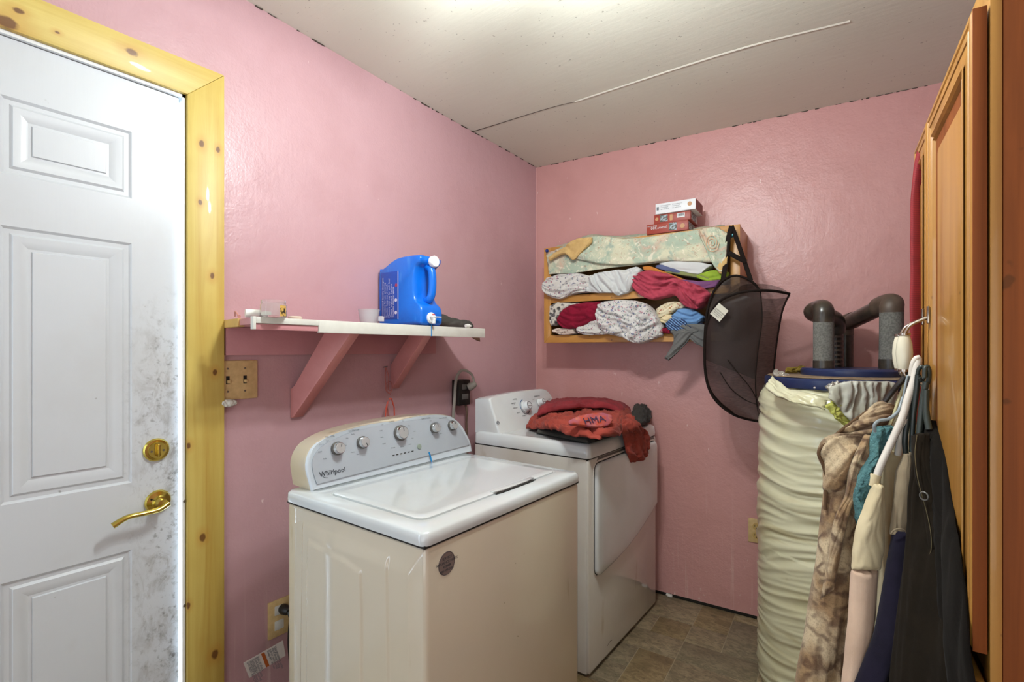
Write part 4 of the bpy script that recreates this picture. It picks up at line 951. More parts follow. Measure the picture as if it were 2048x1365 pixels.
sm = Mt('striped_blue_cotton', '2b3c62', .9); w_ = sm.n('ShaderNodeTexWave'); sm.l(sm.co((1, 1, 1), (0, .9, 0)), w_.inputs[0]); w_.inputs['Scale'].default_value = 34; sm.mix(sm.rng(w_.outputs['Fac'], .6, .7), '6f93bd')
bundle('striped_shirt', [(1330, 648), (1345, 636), (1362, 636), (1375, 645)], [(1336, 660), (1350, 665), (1365, 662), (1374, 656)], sm.m, 'navy and light blue striped shirt roll beside the light blue one', 'shirt', seed=68, t=.258)
bundle('navy_shirt', [(1366, 652), (1385, 645), (1406, 646)], [(1368, 662), (1385, 662), (1404, 658)], cloth('dark_navy', '27304a', '0c1020', .3), 'dark navy cloth behind the hanging grey leg', 'shirt', seed=70, t=.245)
bundle('dark_red_cloth', [(1324, 658), (1332, 656), (1342, 662)], [(1326, 666), (1334, 668), (1342, 668)], MAR, 'small dark red cloth tip on the bottom rail of the cubby', 'cloth', seed=71, t=.252)
GM = cloth('heather_grey_jersey', '6a6a68', '343434', .35)
gl = thing('grey_leggings', 'heather grey leggings hanging down from the lower shelf of the cubby', 'leggings', PW(1370, 722, .27))
bundle('leg', [(1340, 664), (1348, 672), (1345, 690), (1336, 706), (1329, 717)], [(1398, 660), (1385, 672), (1370, 690), (1352, 708), (1338, 722)], GM, '', '', parent=gl, seed=72, tf=.014, tb=.02, t=.272, amp=.012, st=4, pw=.6)
bundle('waist', [(1340, 664), (1360, 652), (1390, 648), (1420, 650)], [(1350, 674), (1370, 672), (1395, 690), (1418, 700)], GM, '', '', parent=gl, seed=73, tf=.014, tb=.05, t=.262, amp=.012)
# floral cloth over the top
vm = Mt('faded_rose_drape', 'c9c7ac', .85); cv = vm.co()
vm.mix(vm.rng(vm.noise(vm.co(loc=(1, 4, 2)), 5, 5, .6, 1.5), .45, .58), 'a5b39f'); vm.mix(vm.rng(vm.noise(vm.co(loc=(6, 2, 9)), 5.5, 5, .6, 1.2), .52, .64, 0, .8), 'cba793')
vm.mix(vm.rng(vm.noise(vm.co(loc=(3, 7, 5)), 9, 5, .6, 2), .56, .64, 0, .7), '8aa297'); vm.mix(vm.rng(vm.noise(vm.co(loc=(8, 1, 5)), 18, 5, .6, 2.5), .57, .62, 0, .6), 'e6dcc8')
vm.mix(vm.rng(vm.noise(vm.co(loc=(5, 3, 1)), 26, 4, .6, 3), .60, .64, 0, .5), 'a4715a'); vm.bump(vm.noise(cv, 600, 2), .2, .001)
vd = thing('floral_drape', 'faded sage and rose floral cloth pinned across the top of the cubby', 'drape', PW(1270, 540, .26))
vp = dict(parent=vd, tt=None)
def vpart(name, top, bot, seed, t0, t1, tf, tb, amp, **k):
    A = [PW(x, y, t0) for x, y in bot]; B = [PW(x, y, t1) for x, y in top]
    return obj(name, drape(NB(), A, B, tf, tb, FC, 90, 50, seed, amp, k.get('f', 9), k.get('st', 4), k.get('ang', 0), ends=.03, pw=k.get('pw', .4), edge=.002), k.get('mat', vm.m), vd, smooth=180)
vpart('under_layer', [(1092, 506), (1130, 496), (1180, 488), (1240, 486), (1300, 482), (1380, 476), (1430, 470)], [(1098, 549), (1150, 546), (1200, 539), (1250, 533), (1290, 529), (1340, 525), (1420, 526)], 81, .252, .250, .004, .004, .004)
vpart('upper_layer', [(1150, 486), (1175, 476), (1205, 473), (1250, 479), (1292, 475), (1340, 468), (1400, 460), (1440, 455)], [(1152, 518), (1175, 523), (1205, 529), (1250, 530), (1290, 527), (1330, 523), (1390, 524), (1432, 526)], 82, .268, .255, .014, .008, .009)
vpart('top_layer', [(1110, 497), (1140, 488), (1180, 474), (1230, 476), (1300, 470), (1360, 464), (1420, 456), (1450, 452)], [(1110, 502), (1140, 494), (1180, 482), (1230, 484), (1300, 478), (1360, 472), (1420, 466), (1450, 466)], 83, .262, .06, .010, .012, .010)
TAN = cloth('tan_lining', 'cfae74', '7a5524', .4)
vpart('gathered_end', [(1097, 518), (1108, 508), (1128, 496), (1145, 482), (1165, 477), (1185, 475)], [(1100, 522), (1112, 514), (1130, 508), (1146, 520), (1160, 508), (1184, 484)], 84, .285, .272, .012, .01, .012, mat=TAN, f=16)
vpart('rose_corner', [(1396, 462), (1412, 458), (1430, 456), (1446, 462), (1458, 470)], [(1398, 470), (1412, 500), (1425, 528), (1440, 545), (1452, 540)], 85, .282, .272, .016, .008, .014, f=14)
vpart('hanging_tip', [(1428, 520), (1440, 510), (1458, 495)], [(1428, 528), (1440, 548), (1454, 545)], 86, .284, .280, .008, .008, .010, f=14, mat=TAN)
rb = [PW(1424+14*cos(a)*k, 486+19*sin(a)*k, .303) for k, a in [(1-.028*i, i*.55) for i in range(32)]]
obj('rose_print', tube(NB(), rb, .0014, 5, 90, flat=.25, up=-E2), simple('peach_print', 'cfa583', .85), vd, label='printed peach rose')
# puzzle boxes
RED = simple('red_carton', '9a3a2a', .45, var=.12); WHC = simple('white_carton', 'e2e4e6', .45, var=.05)
rw = simple('print_white', 'dadada', .5, var=0); tanp = simple('print_tan', 'b98a5e', .5, var=0)
pic = Mt('box_picture', '5a5048', .5); pic.mix(pic.rng(pic.noise(pic.co(), 90, 2), .45, .55), '9fb0b8'); pic.mix(pic.rng(pic.noise(pic.co(loc=(2, 2, 2)), 120, 2), .55, .6), '2c3a2c')
def pbox(name, px0, px1, y0, z0, h, t, dep, mat, lab, rot=0):
    s0, s1 = Sof(PW(px0, 460, t)), Sof(PW(px1, 460, t)); b = thing(name, lab, 'box', FW((s0+s1)/2, t-dep/2, z0), 'puzzle boxes on the wall cubby')
    obj('carton', fbox(s0, s1, t-dep, t, z0, z0+h, .0012), mat, b)
    return b, s0, s1
zb = ZC+.010
b1, s0, s1 = pbox('puzzle_box', 1293, 1376, 0, zb, .047, .215, .15, RED, 'lowest red puzzle box of the stack, marked 300')
obj('number_print', text_mesh([('300', .020, FW(s0+.052, .2165, zb+.034), -E1, -U)]), rw, b1, smooth=0)
stuff(obj('small_print', text_mesh([('PIECE PUZZLE', .0075, FW(s0+.052, .2165, zb+.040), -E1, -U), ('JIGSAW', .013, FW(s0+.098, .2165, zb+.030), -E1, -U)]), rw, b1, smooth=0))
obj('picture', fbox(s0+.110, s0+.145, .215, .2162, zb+.006, zb+.043), pic.m, b1)
obj('seal', lathe(NB(), [(0, 0), (.011, 0), (.011, .0008), (0, .0008)], FW(s1-.025, .2155, zb+.022), axes(E1, U, -E2), 20), tanp, b1)
obj('side_picture', bx(NB(), FW(s1+.0003, .14, zb+.024), (.0012, .12, .036), RF), pic.m, b1)
z2 = zb+.0475
b2, s0, s1 = pbox('puzzle_box', 1308, 1381, 0, z2, .043, .212, .15, RED, 'middle red puzzle box with a white barcode patch')
obj('seal', lathe(NB(), [(0, 0), (.008, 0), (.008, .0008), (0, .0008)], FW(s0+.014, .2125, z2+.022), axes(E1, U, -E2), 20), tanp, b2)
obj('picture', fbox(s0+.030, s0+.066, .212, .2132, z2+.006, z2+.038), pic.m, b2)
obj('tan_patch', fbox(s0+.076, s0+.090, .212, .2132, z2+.008, z2+.036), tanp, b2)
bc = obj('barcode_patch', fbox(s1-.062, s1-.026, .212, .2132, z2+.016, z2+.036), rw, b2)
for k in range(9): obj('bar', fbox(s1-.058+.0032*k, s1-.058+.0032*k+.0013+.0006*(k % 3), .2133, .2136, z2+.022, z2+.034), M['ink'], bc)
obj('side_picture', bx(NB(), FW(s1+.0003, .155, z2+.022), (.0012, .08, .034), RF), pic.m, b2)
for k in range(4): obj('side_stripe', bx(NB(), FW(s1+.0003, .11-.012*k, z2+.022), (.0012, .003, .036), RF), rw, b2)
z3 = z2+.0435
b3, s0, s1 = pbox('puzzle_box', 1311, 1391, 0, z3, .050, .222, .15, WHC, 'white puzzle box on top of the stack')
obj('seal', lathe(NB(), [(0, 0), (.010, 0), (.010, .0008), (0, .0008)], FW(s1-.026, .2225, z3+.028), axes(E1, U, -E2), 20), tanp, b3)
obj('stamp', fbox(s0+.006, s0+.016, .222, .2232, z3+.018, z3+.034), M['ink_soft'], b3)
stuff(obj('small_print', text_mesh([(s, .006, FW(s0+.025+.055*j, .2235, z3+.036-.0085*k), E1, U) for j in range(2) for k, s in enumerate(('jigsaw puzzle pieces', 'recycled board', 'ages eight and up'))]), M['ink_soft'], b3, smooth=0))
RS = simple('dusty_red_side', '9c5650', .5)
obj('box_side', bx(NB(), FW(s1+.0005, .147, z3+.025), (.0016, .146, .048), RF), RS, b3)
for k in range(5): obj('side_stripe', bx(NB(), FW(s1+.0015, .20-.025*k, z3+.025), (.0012, .009, .04), RF), simple('dark_print', '6b3434', .5), b3)
# ================================================================ hanging black mesh hamper
mm = Mt('black_mesh', '2a1c16', .55); nt = mm.nt
tr = mm.n('ShaderNodeBsdfTransparent'); mx_ = mm.n('ShaderNodeMixShader')
fac = mm.rng(mm.noise(mm.co((1, 1, 4)), 60, 3), .3, .7, .46, .62)
nt.links.new(fac, mx_.inputs[0]); nt.links.new(tr.outputs[0], mx_.inputs[1]); nt.links.new(mm.b.outputs[0], mx_.inputs[2]); nt.links.new(mx_.outputs[0], nt.nodes['Material Output'].inputs[0])
mm.mix(mm.rng(mm.noise(mm.co(), 7, 4), .45, .8, 0, .35), '5c4a44')
M['binding'] = simple('black_binding', '1a120e', .8, Specular_IOR_Level=.15)
hm = thing('mesh_hamper', 'black mesh laundry hamper hanging from pins on the wall cubby corner', 'laundry hamper', PW(1490, 842, .36))
tA = .345
HA = [PW(x, y, tt) for x, y, tt in ((1480, 586, .42), (1436, 608, .41), (1414, 650, .40), (1410, 710, .39), (1416, 765, .38), (1436, 802, .37), (1470, 828, .36), (1510, 841, .35))]
HB = [PW(x, y, tt) for x, y, tt in ((1579, 588, .34), (1566, 618, .34), (1558, 655, .34), (1551, 705, .34), (1546, 755, .34), (1542, 790, .34), (1536, 820, .34), (1528, 842, .34))]
obj('mesh_body', drape(NB(), HA, HB, .055, .11, -E2+E1*.2, 50, 48, 91, .004, 10, 4, ends=0, pw=.8, cap=False), mm.m, hm, smooth=180)
def pw(pts): return [PW(*p) for p in pts]
obj('front_hoop', tube(NB(), pw([(1579, 588, .34), (1545, 582, .40), (1505, 582, .44), (1468, 589, .45), (1434, 608, .43), (1414, 650, .41), (1409, 710, .40), (1414, 765, .39), (1432, 802, .38), (1468, 830, .37), (1510, 842, .36), (1528, 843, .35)]), .0055, 8, 70), M['binding'], hm)
obj('back_hoop', tube(NB(), pw([(1519, 581, .27), (1508, 567, .29), (1490, 556, .30), (1466, 552, .31), (1440, 566, .33), (1420, 600, .36), (1411, 650, .37), (1409, 720, .36), (1418, 775, .33), (1440, 806, .30), (1465, 826, .28)]), .0050, 8, 70), M['binding'], hm)
obj('back_mesh', drape(NB(), pw([(1466, 552, .31), (1432, 576, .33), (1414, 625, .36), (1409, 680, .36), (1410, 720, .36)]), pw([(1490, 556, .29), (1521, 584, .275), (1523, 640, .27), (1516, 700, .27), (1512, 760, .27)]), .004, .004, -E2, 30, 24, 92, .003, 10, 3, ends=.02, cap=False), mm.m, hm, smooth=180)
obj('seam', tube(NB(), pw([(1521, 584, .42), (1524, 640, .44), (1516, 700, .44), (1511, 760, .43), (1514, 812, .40), (1520, 842, .36)]), .0024, 6, 40), M['binding'], hm)
obj('seam', tube(NB(), pw([(1455, 720, .43), (1475, 745, .44), (1500, 775, .43), (1514, 800, .41)]), .0020, 6, 30), M['binding'], hm)
obj('seam', tube(NB(), pw([(1440, 745, .42), (1462, 778, .42), (1490, 800, .41), (1515, 810, .39)]), .0020, 6, 30), M['binding'], hm)
obj('right_binding', tube(NB(), HB, .0035, 6, 40), M['binding'], hm)
obj('strap', tube(NB(), pw([(1463, 452, .285), (1456, 480, .29), (1452, 520, .29), (1446, 560, .31)]), .010, 8, 24, flat=.22, up=-E2), M['binding'], hm)
obj('strap', tube(NB(), pw([(1463, 452, .285), (1472, 475, .28), (1486, 515, .28), (1502, 562, .285)]), .009, 8, 24, flat=.22, up=-E2), M['binding'], hm)
obj('cross_strap', tube(NB(), pw([(1458, 506, .295), (1472, 514, .295), (1492, 524, .285)]), .010, 8, 16, flat=.22, up=-E2), M['binding'], hm)
a, b, c, d = pw([(1438, 606, .472), (1457, 622, .472), (1439, 644, .472), (1420, 628, .472)])
ct = obj('care_label', prism(NB(), [a, b, c, d], E2*.0008), simple('white_label', 'c4c0b0', .6), hm)
ux = (b-a).normalized(); uy = (a-d).normalized()
stuff(obj('label_lettering', text_mesh([(s, .006, d+ux*.003+uy*(.030-.007*k)-E2*.001, ux, uy) for k, s in enumerate(('LAUNDRY HAMPER', 'Wipe clean with', 'a damp cloth only', 'Do not bleach'))]), M['ink'], ct, smooth=0))
# ================================================================ water heater in a vinyl blanket
HC = V((-.126, 2.25, 0)); HR = .283
wh = thing('water_heater', 'water heater wrapped in a wrinkled cream vinyl blanket with grey foam pipes', 'water heater', HC)
vn = Mt('cream_vinyl', 'd9d7b8', .30); cv = vn.co()
vn.mix(vn.rng(vn.noise(cv, 5, 4), .45, .75, 0, .5), 'c4bb86'); vn.mix(vn.rng(vn.noise(vn.co((3, 3, 26)), 1, 4), .56, .75, 0, .6), 'a8965a')
vn.mix(vn.rng(vn.noise(cv, 16, 5), .62, .75, 0, .35), '9c8a48'); vn.b.inputs['Coat Weight'].default_value = .25
t = NB(); n1, n2 = 260, 200; rows_ = []
def zt(th):
    return 1.148+.022*noise.noise(V((cos(th)*2.5, sin(th)*2.5, 1)))+.010*noise.noise(V((cos(th)*9, sin(th)*9, 4)))
for i in range(n1+1):
    row = []
    for j in range(n2):
        th = 2*pi*j/n2; z = .012+(zt(th)-.012)*i/n1; u = ((th-radians(252)+pi) % (2*pi)-pi)*HR
        k = (u+.10)*(z-.86)*.9
        q = V((u*1.5, (z+k*(1 if z > .5 else .4))*17+.9*noise.noise(V((u*3, z*3, 1))), 3.3))
        b1 = 1-abs(noise.noise(q))*2.6; b2 = 1-abs(noise.noise(q*2.2+V((4, 1, 2))))*2.4; b3 = noise.noise(V((u*2, z*2.5, 8)))
        pin_ = math.exp(-(((u-.03)/.12)**2))
        r = HR+.0070*b1*(.6+.6*pin_)+.0045*b2+.010*b3-.010*pin_*(1 if z > .55 else 0)
        top = max(0, 1-(zt(th)-z)/.05); r -= .030*top*top
        row.append(t.verts.new((HC.x+r*cos(th), HC.y+r*sin(th), z)))
    rows_.append(row)
for a, b in zip(rows_, rows_[1:]):
    for j in range(n2): t.faces.new((a[j], a[(j+1) % n2], b[(j+1) % n2], b[j]))
obj('vinyl_blanket', t, vn.m, wh, smooth=180)
M['navy'] = simple('navy_enamel', '1d2b55', .3, var=.2, dark='6a6a70'); M['tankwhite'] = simple('tank_white', 'c9cdd2', .35)
obj('tank_body', lathe(NB(), [(0, .01), (.238, .01), (.238, 1.152), (0, 1.152)], HC, None, 64), M['tankwhite'], wh)
obj('tank_rim', lathe(NB(), [(.22, 1.150), (.262, 1.150), (.264, 1.156), (.264, 1.180), (.258, 1.186), (.20, 1.188), (0, 1.188)], HC, None, 72), M['navy'], wh, label='navy blue tank rim')
dcn_ = HC+V((.028, -.01, 0))
obj('top_plate', lathe(NB(), [(0, 1.18), (.163, 1.18), (.166, 1.184), (.166, 1.212), (.160, 1.219), (0, 1.219)], dcn_, None, 64), M['navy'], wh)
dusty = simple('dusty_top', '8f7a62', .9, var=.4, vs_=30); obj('dust_layer', lathe(NB(), [(.18, 1.189), (.255, 1.188), (.25, 1.191), (.18, 1.193)], HC, None, 48), dusty, wh)
foam = Mt('grey_foam', '74736d', .95); foam.mix(foam.rng(foam.noise(foam.co(), 160, 3), .42, .6, 0, .6), '4f4e4a'); foam.bump(foam.noise(foam.co(), 200, 3), .5, .003)
tape = simple('black_tape', '2e2b27', .28, var=.4, vs_=25, dark='6b5c4a', bs=60); dtape = simple('dusty_tape', '5b4c40', .5, var=.4, vs_=30)
def pipe(name, pts, r, mat, n=24, par=wh): return obj(name, tube(NB(), pts, r, 20, n), mat, par)
a0 = P(1647, 740, 1.84); a1 = P(1647, 640, 1.84); a2 = P(1649, 617, 1.86)
pipe('foam_pipe', [a0+U*.03, (a0+a1)/2, a1], .0335, foam.m)
pipe('tape_cuff', [a0+U*.006, a0+U*.034], .0345, tape, 4)
pipe('taped_elbow', [a1-U*.006, a1+U*.035, a2+F*.03, a2+F*.085+R*.012-U*.01, P(1668, 640, 2.0), P(1671, 665, 2.02)], .034, tape, 30)
pipe('dark_pipe', [P(1671, 660, 2.02), P(1672, 700, 2.02), P(1673, 742, 2.02)], .026, tape)
for k in range(7): obj('tape_wrap', tube(NB(), [P(1670, 672+9*k, 2.0), P(1670, 676+9*k, 2.0)], .029, 16, smooth=False), dtape, wh)
b0 = P(1782, 740, 1.79); b1 = P(1783, 622, 1.79); b2 = P(1784, 605, 1.80)
pipe('foam_pipe', [b0+U*.035, (b0+b1)/2, b1], .036, foam.m)
pipe('tape_cuff', [b0+U*.003, b0+U*.038], .037, tape, 4)
pipe('taped_elbow', [b1-U*.005, b1+U*.012, P(1783, 608, 1.80), P(1772, 609, 1.83), P(1758, 615, 1.87)], .0365, dtape, 30)
pipe('cross_pipe', [P(1764, 613, 1.86), P(1730, 630, 1.97), P(1700, 644, 2.08)], .031, tape)
pipe('taped_elbow', [P(1708, 640, 2.06), P(1694, 646, 2.10), P(1689, 656, 2.12), P(1689, 672, 2.12)], .034, dtape, 30)
pipe('dark_pipe', [P(1690, 668, 2.12), P(1690, 745, 2.12)], .030, tape)
# torn blanket bits round the top
vw = cloth('white_vinyl_flap', 'd5d6cc', '8d8450', .45, 200, .4, .0); ins = cloth('yellow_glass_wool', 'c6c86a', '8a8c3c', .4, 150, 1)
ins2 = cloth('brown_glass_wool', '8a7430', '4a3c14', .4, 150, 1)
silver = simple('crinkled_foil', 'cfcabf', .3, .5, .3, 20, 40, .6)
def flap(name, A, B, mat, seed, tf=.006, tb=.006, amp=.01, fr_=16, **k): return obj(name, drape(NB(), [P(*p) for p in A], [P(*p) for p in B], tf, tb, (0, -1, .4), 60, 50, seed, amp, fr_, k.get('st', 3), k.get('ang', 0), ends=.06, pw=.5, edge=.008), mat, wh, smooth=180)
flap('gathered_cover', [(1656, 796, 1.592), (1690, 830, 1.588), (1720, 860, 1.592), (1760, 880, 1.60), (1815, 900, 1.64)], [(1660, 775, 1.590), (1695, 764, 1.590), (1740, 763, 1.594), (1785, 766, 1.612), (1830, 776, 1.66)], vw, 201, .008, .004, .020, 14, st=4, ang=1.57)
flap('gathered_cover', [(1530, 775, 1.80), (1555, 795, 1.72), (1600, 808, 1.65), (1650, 822, 1.61)], [(1545, 752, 1.82), (1575, 778, 1.74), (1610, 788, 1.67), (1655, 800, 1.62)], vn.m, 202, .008, .003, .012, 12)
flap('yellow_insulation', [(1650, 812, 1.600), (1668, 835, 1.595), (1690, 852, 1.595)], [(1672, 798, 1.605), (1700, 806, 1.60), (1706, 848, 1.60)], ins, 203, .008, .004, .010, 40)
flap('foil_tear', [(1650, 774, 1.66), (1662, 788, 1.64), (1676, 790, 1.63)], [(1668, 766, 1.67), (1690, 768, 1.66), (1700, 776, 1.65)], silver, 204, .006, .004, .014, 40)
flap('foil_tear', [(1545, 748, 1.90), (1558, 758, 1.86), (1575, 757, 1.84)], [(1550, 741, 1.92), (1566, 746, 1.90), (1580, 750, 1.88)], silver, 205, .006, .004, .012, 40)
flap('brown_insulation', [(1572, 746, 1.95), (1590, 746, 1.96), (1618, 744, 1.98)], [(1570, 742, 1.97), (1600, 732, 1.98), (1622, 741, 2.0)], ins2, 206, .006, .005, .012, 50)
obj('rim_screw', lathe(NB(), [(0, 0), (.004, 0), (.003, .002), (0, .003)], P(1629, 776, 1.632), axis_to((-.1, -1, 0)), 12), M['chrome'], wh)
# ================================================================ tall cabinet
M['oak'] = stain_mat('honey_oak', 'b3823c', '916026', 2, 30); M['oak_d'] = stain_mat('red_brown_oak_edge', '86481f', '5c2f12', 2, 40); M['oak_d'].node_tree.nodes['Principled BSDF'].inputs['Coat Weight'].default_value = 0; M['oak_d'].node_tree.nodes['Principled BSDF'].inputs['Roughness'].default_value = .6; M['oak_d'].node_tree.nodes['Principled BSDF'].inputs['Specular IOR Level'].default_value = .2
W1 = .425
def DW(w, off, z):            # w along the cabinet front away from the camera, off out of the front
    p = D0+E2*w-E1*off; return V((p.x, p.y, z))
DZ0, DZ1 = P(1950, 1303, .75).z, P(1950, 18, .75).z
cb = thing('oak_cabinet', 'tall honey oak cabinet with raised panel doors, to the right of the water heater', 'cabinet', DW(.35, -.30, 0))
def cbox(w0, w1, o0, o1, z0, z1, bev=0): return bx(NB(), DW((w0+w1)/2, (o0+o1)/2, (z0+z1)/2), (abs(o1-o0), abs(w1-w0), z1-z0), RF, bev)
WE = .635
obj('end_panel', cbox(-.002, .016, -.030, -.59, .0, 1.862, .0015), M['oak_d'], cb, label='red-brown end panel facing the camera')
obj('end_panel', cbox(WE-.016, WE, -.036, -.59, .0, 1.86), M['oak'], cb)
obj('face_frame', cbox(-.003, .036, -.016, -.0295, .0, 1.862, .001), M['oak'], cb)
obj('face_frame', cbox(WE-.03, WE, -.018, -.036, .0, 1.86), M['oak'], cb)
for z0, z1 in ((1.80, 1.86), (.79, .845), (.08, .12)): obj('face_rail', cbox(.036, WE-.03, -.018, -.036, z0, z1), M['oak'], cb)
obj('cabinet_back', cbox(.016, WE-.016, -.575, -.59, .0, 1.86), M['oak_d'], cb)
obj('cabinet_top', cbox(.016, WE-.016, -.036, -.575, 1.842, 1.86), M['oak_d'], cb)
obj('cabinet_shelf', cbox(.016, WE-.016, -.036, -.575, .80, .818), M['oak_d'], cb)
def cab_door(w0, w1, z0, z1, name='cabinet_door'):
    d = obj(name, cbox(w0+.002, w1-.002, -.013, -.0015, z0+.002, z1-.002), M['oak_d'], cb)
    fwd = .058
    def ring(name, pts, o0, o1, mat):
        t = prism(NB(), [DW(w, o0, z) for w, z in pts], E1*-(o1-o0), .002); obj(name, t, mat, d)
    ring('stile', [(w0, z0), (w0+fwd, z0+fwd), (w0+fwd, z1-fwd), (w0, z1)], -.012, .002, M['oak'])
    ring('stile', [(w1, z0), (w1, z1), (w1-fwd, z1-fwd), (w1-fwd, z0+fwd)], -.012, .002, M['oak'])
    ring('rail', [(w0+.0005, z0), (w1-.0005, z0), (w1-fwd, z0+fwd), (w0+fwd, z0+fwd)], -.012, .002, M['oak'])
    ring('rail', [(w0+.0005, z1), (w0+fwd, z1-fwd), (w1-fwd, z1-fwd), (w1-.0005, z1)], -.012, .002, M['oak'])
    # inner beads and raised field
    rs = []
    for dd, o in ((fwd-.004, .0045), (fwd+.002, .0055), (fwd+.006, .000), (fwd+.010, .000), (fwd+.014, .004), (fwd+.018, -.005), (fwd+.026, -.005), (fwd+.055, .001), (fwd+.058, .0015)):
        rs.append([DW(a, o, b) for a, b in ((w0+dd, z0+dd), (w1-dd, z0+dd), (w1-dd, z1-dd), (w0+dd, z1-dd))])
    obj('raised_panel', rings_mesh(rs, False), M['oak'], d, smooth=20)
    t = NB()
    for a, b in ((w0-.0, w0-.004), ): bx(t, DW(w0-.0015, -.005, (z0+z1)/2), (.0165, .003, z1-z0), RF, .001)
    obj('door_edge', t, M['oak_d'], d)
    rs = [[DW(a, o, b) for a, b in ((w0+dd, z0+dd), (w1-dd, z0+dd), (w1-dd, z1-dd), (w0+dd, z1-dd))] for dd, o in ((.0005, .0015), (.006, .0045), (.012, .0048), (.014, .0025), (.020, .0025), (.022, .0045), (.030, .0040), (.031, .0015))]
    obj('edge_moulding', rings_mesh(rs, False, False), M['oak'], d, smooth=20)
    return d
d1 = cab_door(0, W1, DZ0, DZ1); d2 = cab_door(W1+.006, WE-.004, DZ0, DZ1)
d3 = cab_door(0, W1, .10, .79); d4 = cab_door(W1+.006, WE-.004, .10, .79)
M['ivory'] = simple('ivory_porcelain', 'd9d3bd', .2, var=.1); M['nickel'] = Mt('aged_nickel', 'b3a89c', .22, 1).m
def pull(w, par, zc_):
    tz, bz = zc_+.075, zc_-.075
    h = obj('door_pull', tube(NB(), [DW(w, .006, tz), DW(w, .016, tz-.004), DW(w, .036, tz-.016), DW(w, .046, tz-.034), DW(w, .047, tz-.042)], lambda s: .0052-.0012*sin(pi*s), 12, 24, flat=.8), M['nickel'], par)
    obj('pull_arm', tube(NB(), [DW(w, .006, bz), DW(w, .016, bz+.004), DW(w, .036, bz+.014), DW(w, .046, bz+.026), DW(w, .047, bz+.034)], lambda s: .0052-.0012*sin(pi*s), 12, 24, flat=.8), M['nickel'], h)
    for z in (tz, bz): obj('pull_foot', bx(NB(), DW(w, .006, z+(.006 if z > zc_ else -.006)), (.005, .013, .038), RF, .002), M['nickel'], h)
    obj('grip', lathe(NB(), [(0, -.041), (.009, -.041), (.0105, -.038), (.014, -.020), (.0155, 0), (.014, .020), (.0105, .036), (.009, .039), (0, .039)], DW(w, .047, zc_-.002), None, 32), M['ivory'], h, label='ivory porcelain grip')
    for z in (-.043, .037): obj('collar', lathe(NB(), [(0, 0), (.0115, 0), (.0115, .005), (0, .005)], DW(w, .047, zc_+z), None, 24), M['nickel'], h)
zp = P(1815, 705, 1.08).z
pull(W1-.035, d1, zp); pull(W1+.045, d2, zp)
# ================================================================ clothes and hangers on the cabinet pull
def PP(L): return [P(*p) for p in L]
def hang(name, A, B, mat, parent=None, lab=None, cat=None, tf=.03, tb=.02, seed=1, amp=.012, fr_=10, st=6, ang=0, n=90, m=60, pw=.7, ends=.03, face=(-.7, -.8, 0), edge=.003, label=None):
    o = obj(name, drape(NB(), PP(A), PP(B), tf, tb, face, n, m, seed, amp, fr_, st, ang, ends=ends, pw=pw, edge=edge), mat, parent, smooth=180, label=label)
    if parent is None: tag(o, lab, cat)
    return o
lm = Mt('leopard_fleece', '9c7f5c', .95); lcv = lm.co(); lm.b.inputs['Sheen Weight'].default_value = .12
nzz = lm.n('ShaderNodeTexNoise'); lm.l(lcv, nzz.inputs['Vector']); nzz.inputs['Scale'].default_value = 14
ad = lm.n('ShaderNodeVectorMath', operation='MULTIPLY_ADD'); lm.l(nzz.outputs['Color'], ad.inputs[0]); ad.inputs[1].default_value = (.06,)*3; lm.l(lcv, ad.inputs[2])
lm.mix(lm.rng(lm.noise(lm.co(loc=(1, 1, 1)), 9, 3), .45, .62, 0, .9), 'c8b595')
lm.mix(lm.rng(lm.noise(lm.co(loc=(5, 2, 1)), 7, 3), .50, .66, 0, .85), '6f4e38')
ed = lm.vor(ad.outputs[0], 26, 'DISTANCE_TO_EDGE'); lm.mix(lm.math('MULTIPLY', lm.rng(ed, .20, .03, 0, .8, True), lm.rng(lm.noise(lm.co(loc=(7, 7, 2)), 16, 3), .36, .56)), '553a2a')
lm.mix(lm.rng(lm.vor(ad.outputs[0], 34), .34, .10, 0, .55, True), '4a3328')
lm.mix(lm.rng(lm.noise(lm.co(), 260, 3), .5, .7, 0, .35), '3c2a20'); lm.bump(lm.noise(lm.co(), 350, 3), .5, .002)
lr = thing('leopard_robe', 'leopard print fleece robe hanging in front of the water heater', 'robe', P(1660, 1560, 1.15))
hang('robe_body', [(1690, 905, 1.16), (1658, 945, 1.16), (1650, 1000, 1.155), (1640, 1080, 1.15), (1622, 1200, 1.14), (1604, 1300, 1.13), (1590, 1400, 1.12), (1580, 1560, 1.11)],
     [(1745, 860, 1.16), (1735, 940, 1.15), (1726, 1000, 1.15), (1722, 1080, 1.14), (1712, 1200, 1.13), (1704, 1300, 1.12), (1698, 1400, 1.11), (1690, 1560, 1.10)], lm.m, lr, tf=.030, tb=.03, seed=301, amp=.022, fr_=9, st=7, face=(0, -1, 0))
hang('robe_shoulder', [(1752, 806, 1.17), (1715, 838, 1.17), (1672, 872, 1.17), (1636, 903, 1.17), (1650, 950, 1.165), (1655, 990, 1.16)],
     [(1792, 812, 1.15), (1776, 850, 1.14), (1748, 890, 1.13), (1715, 905, 1.12), (1700, 950, 1.12), (1690, 985, 1.125)], lm.m, lr, tf=.022, tb=.02, seed=302, amp=.020, fr_=11, st=4, ang=.6, face=(0, -1, 0), ends=.08)
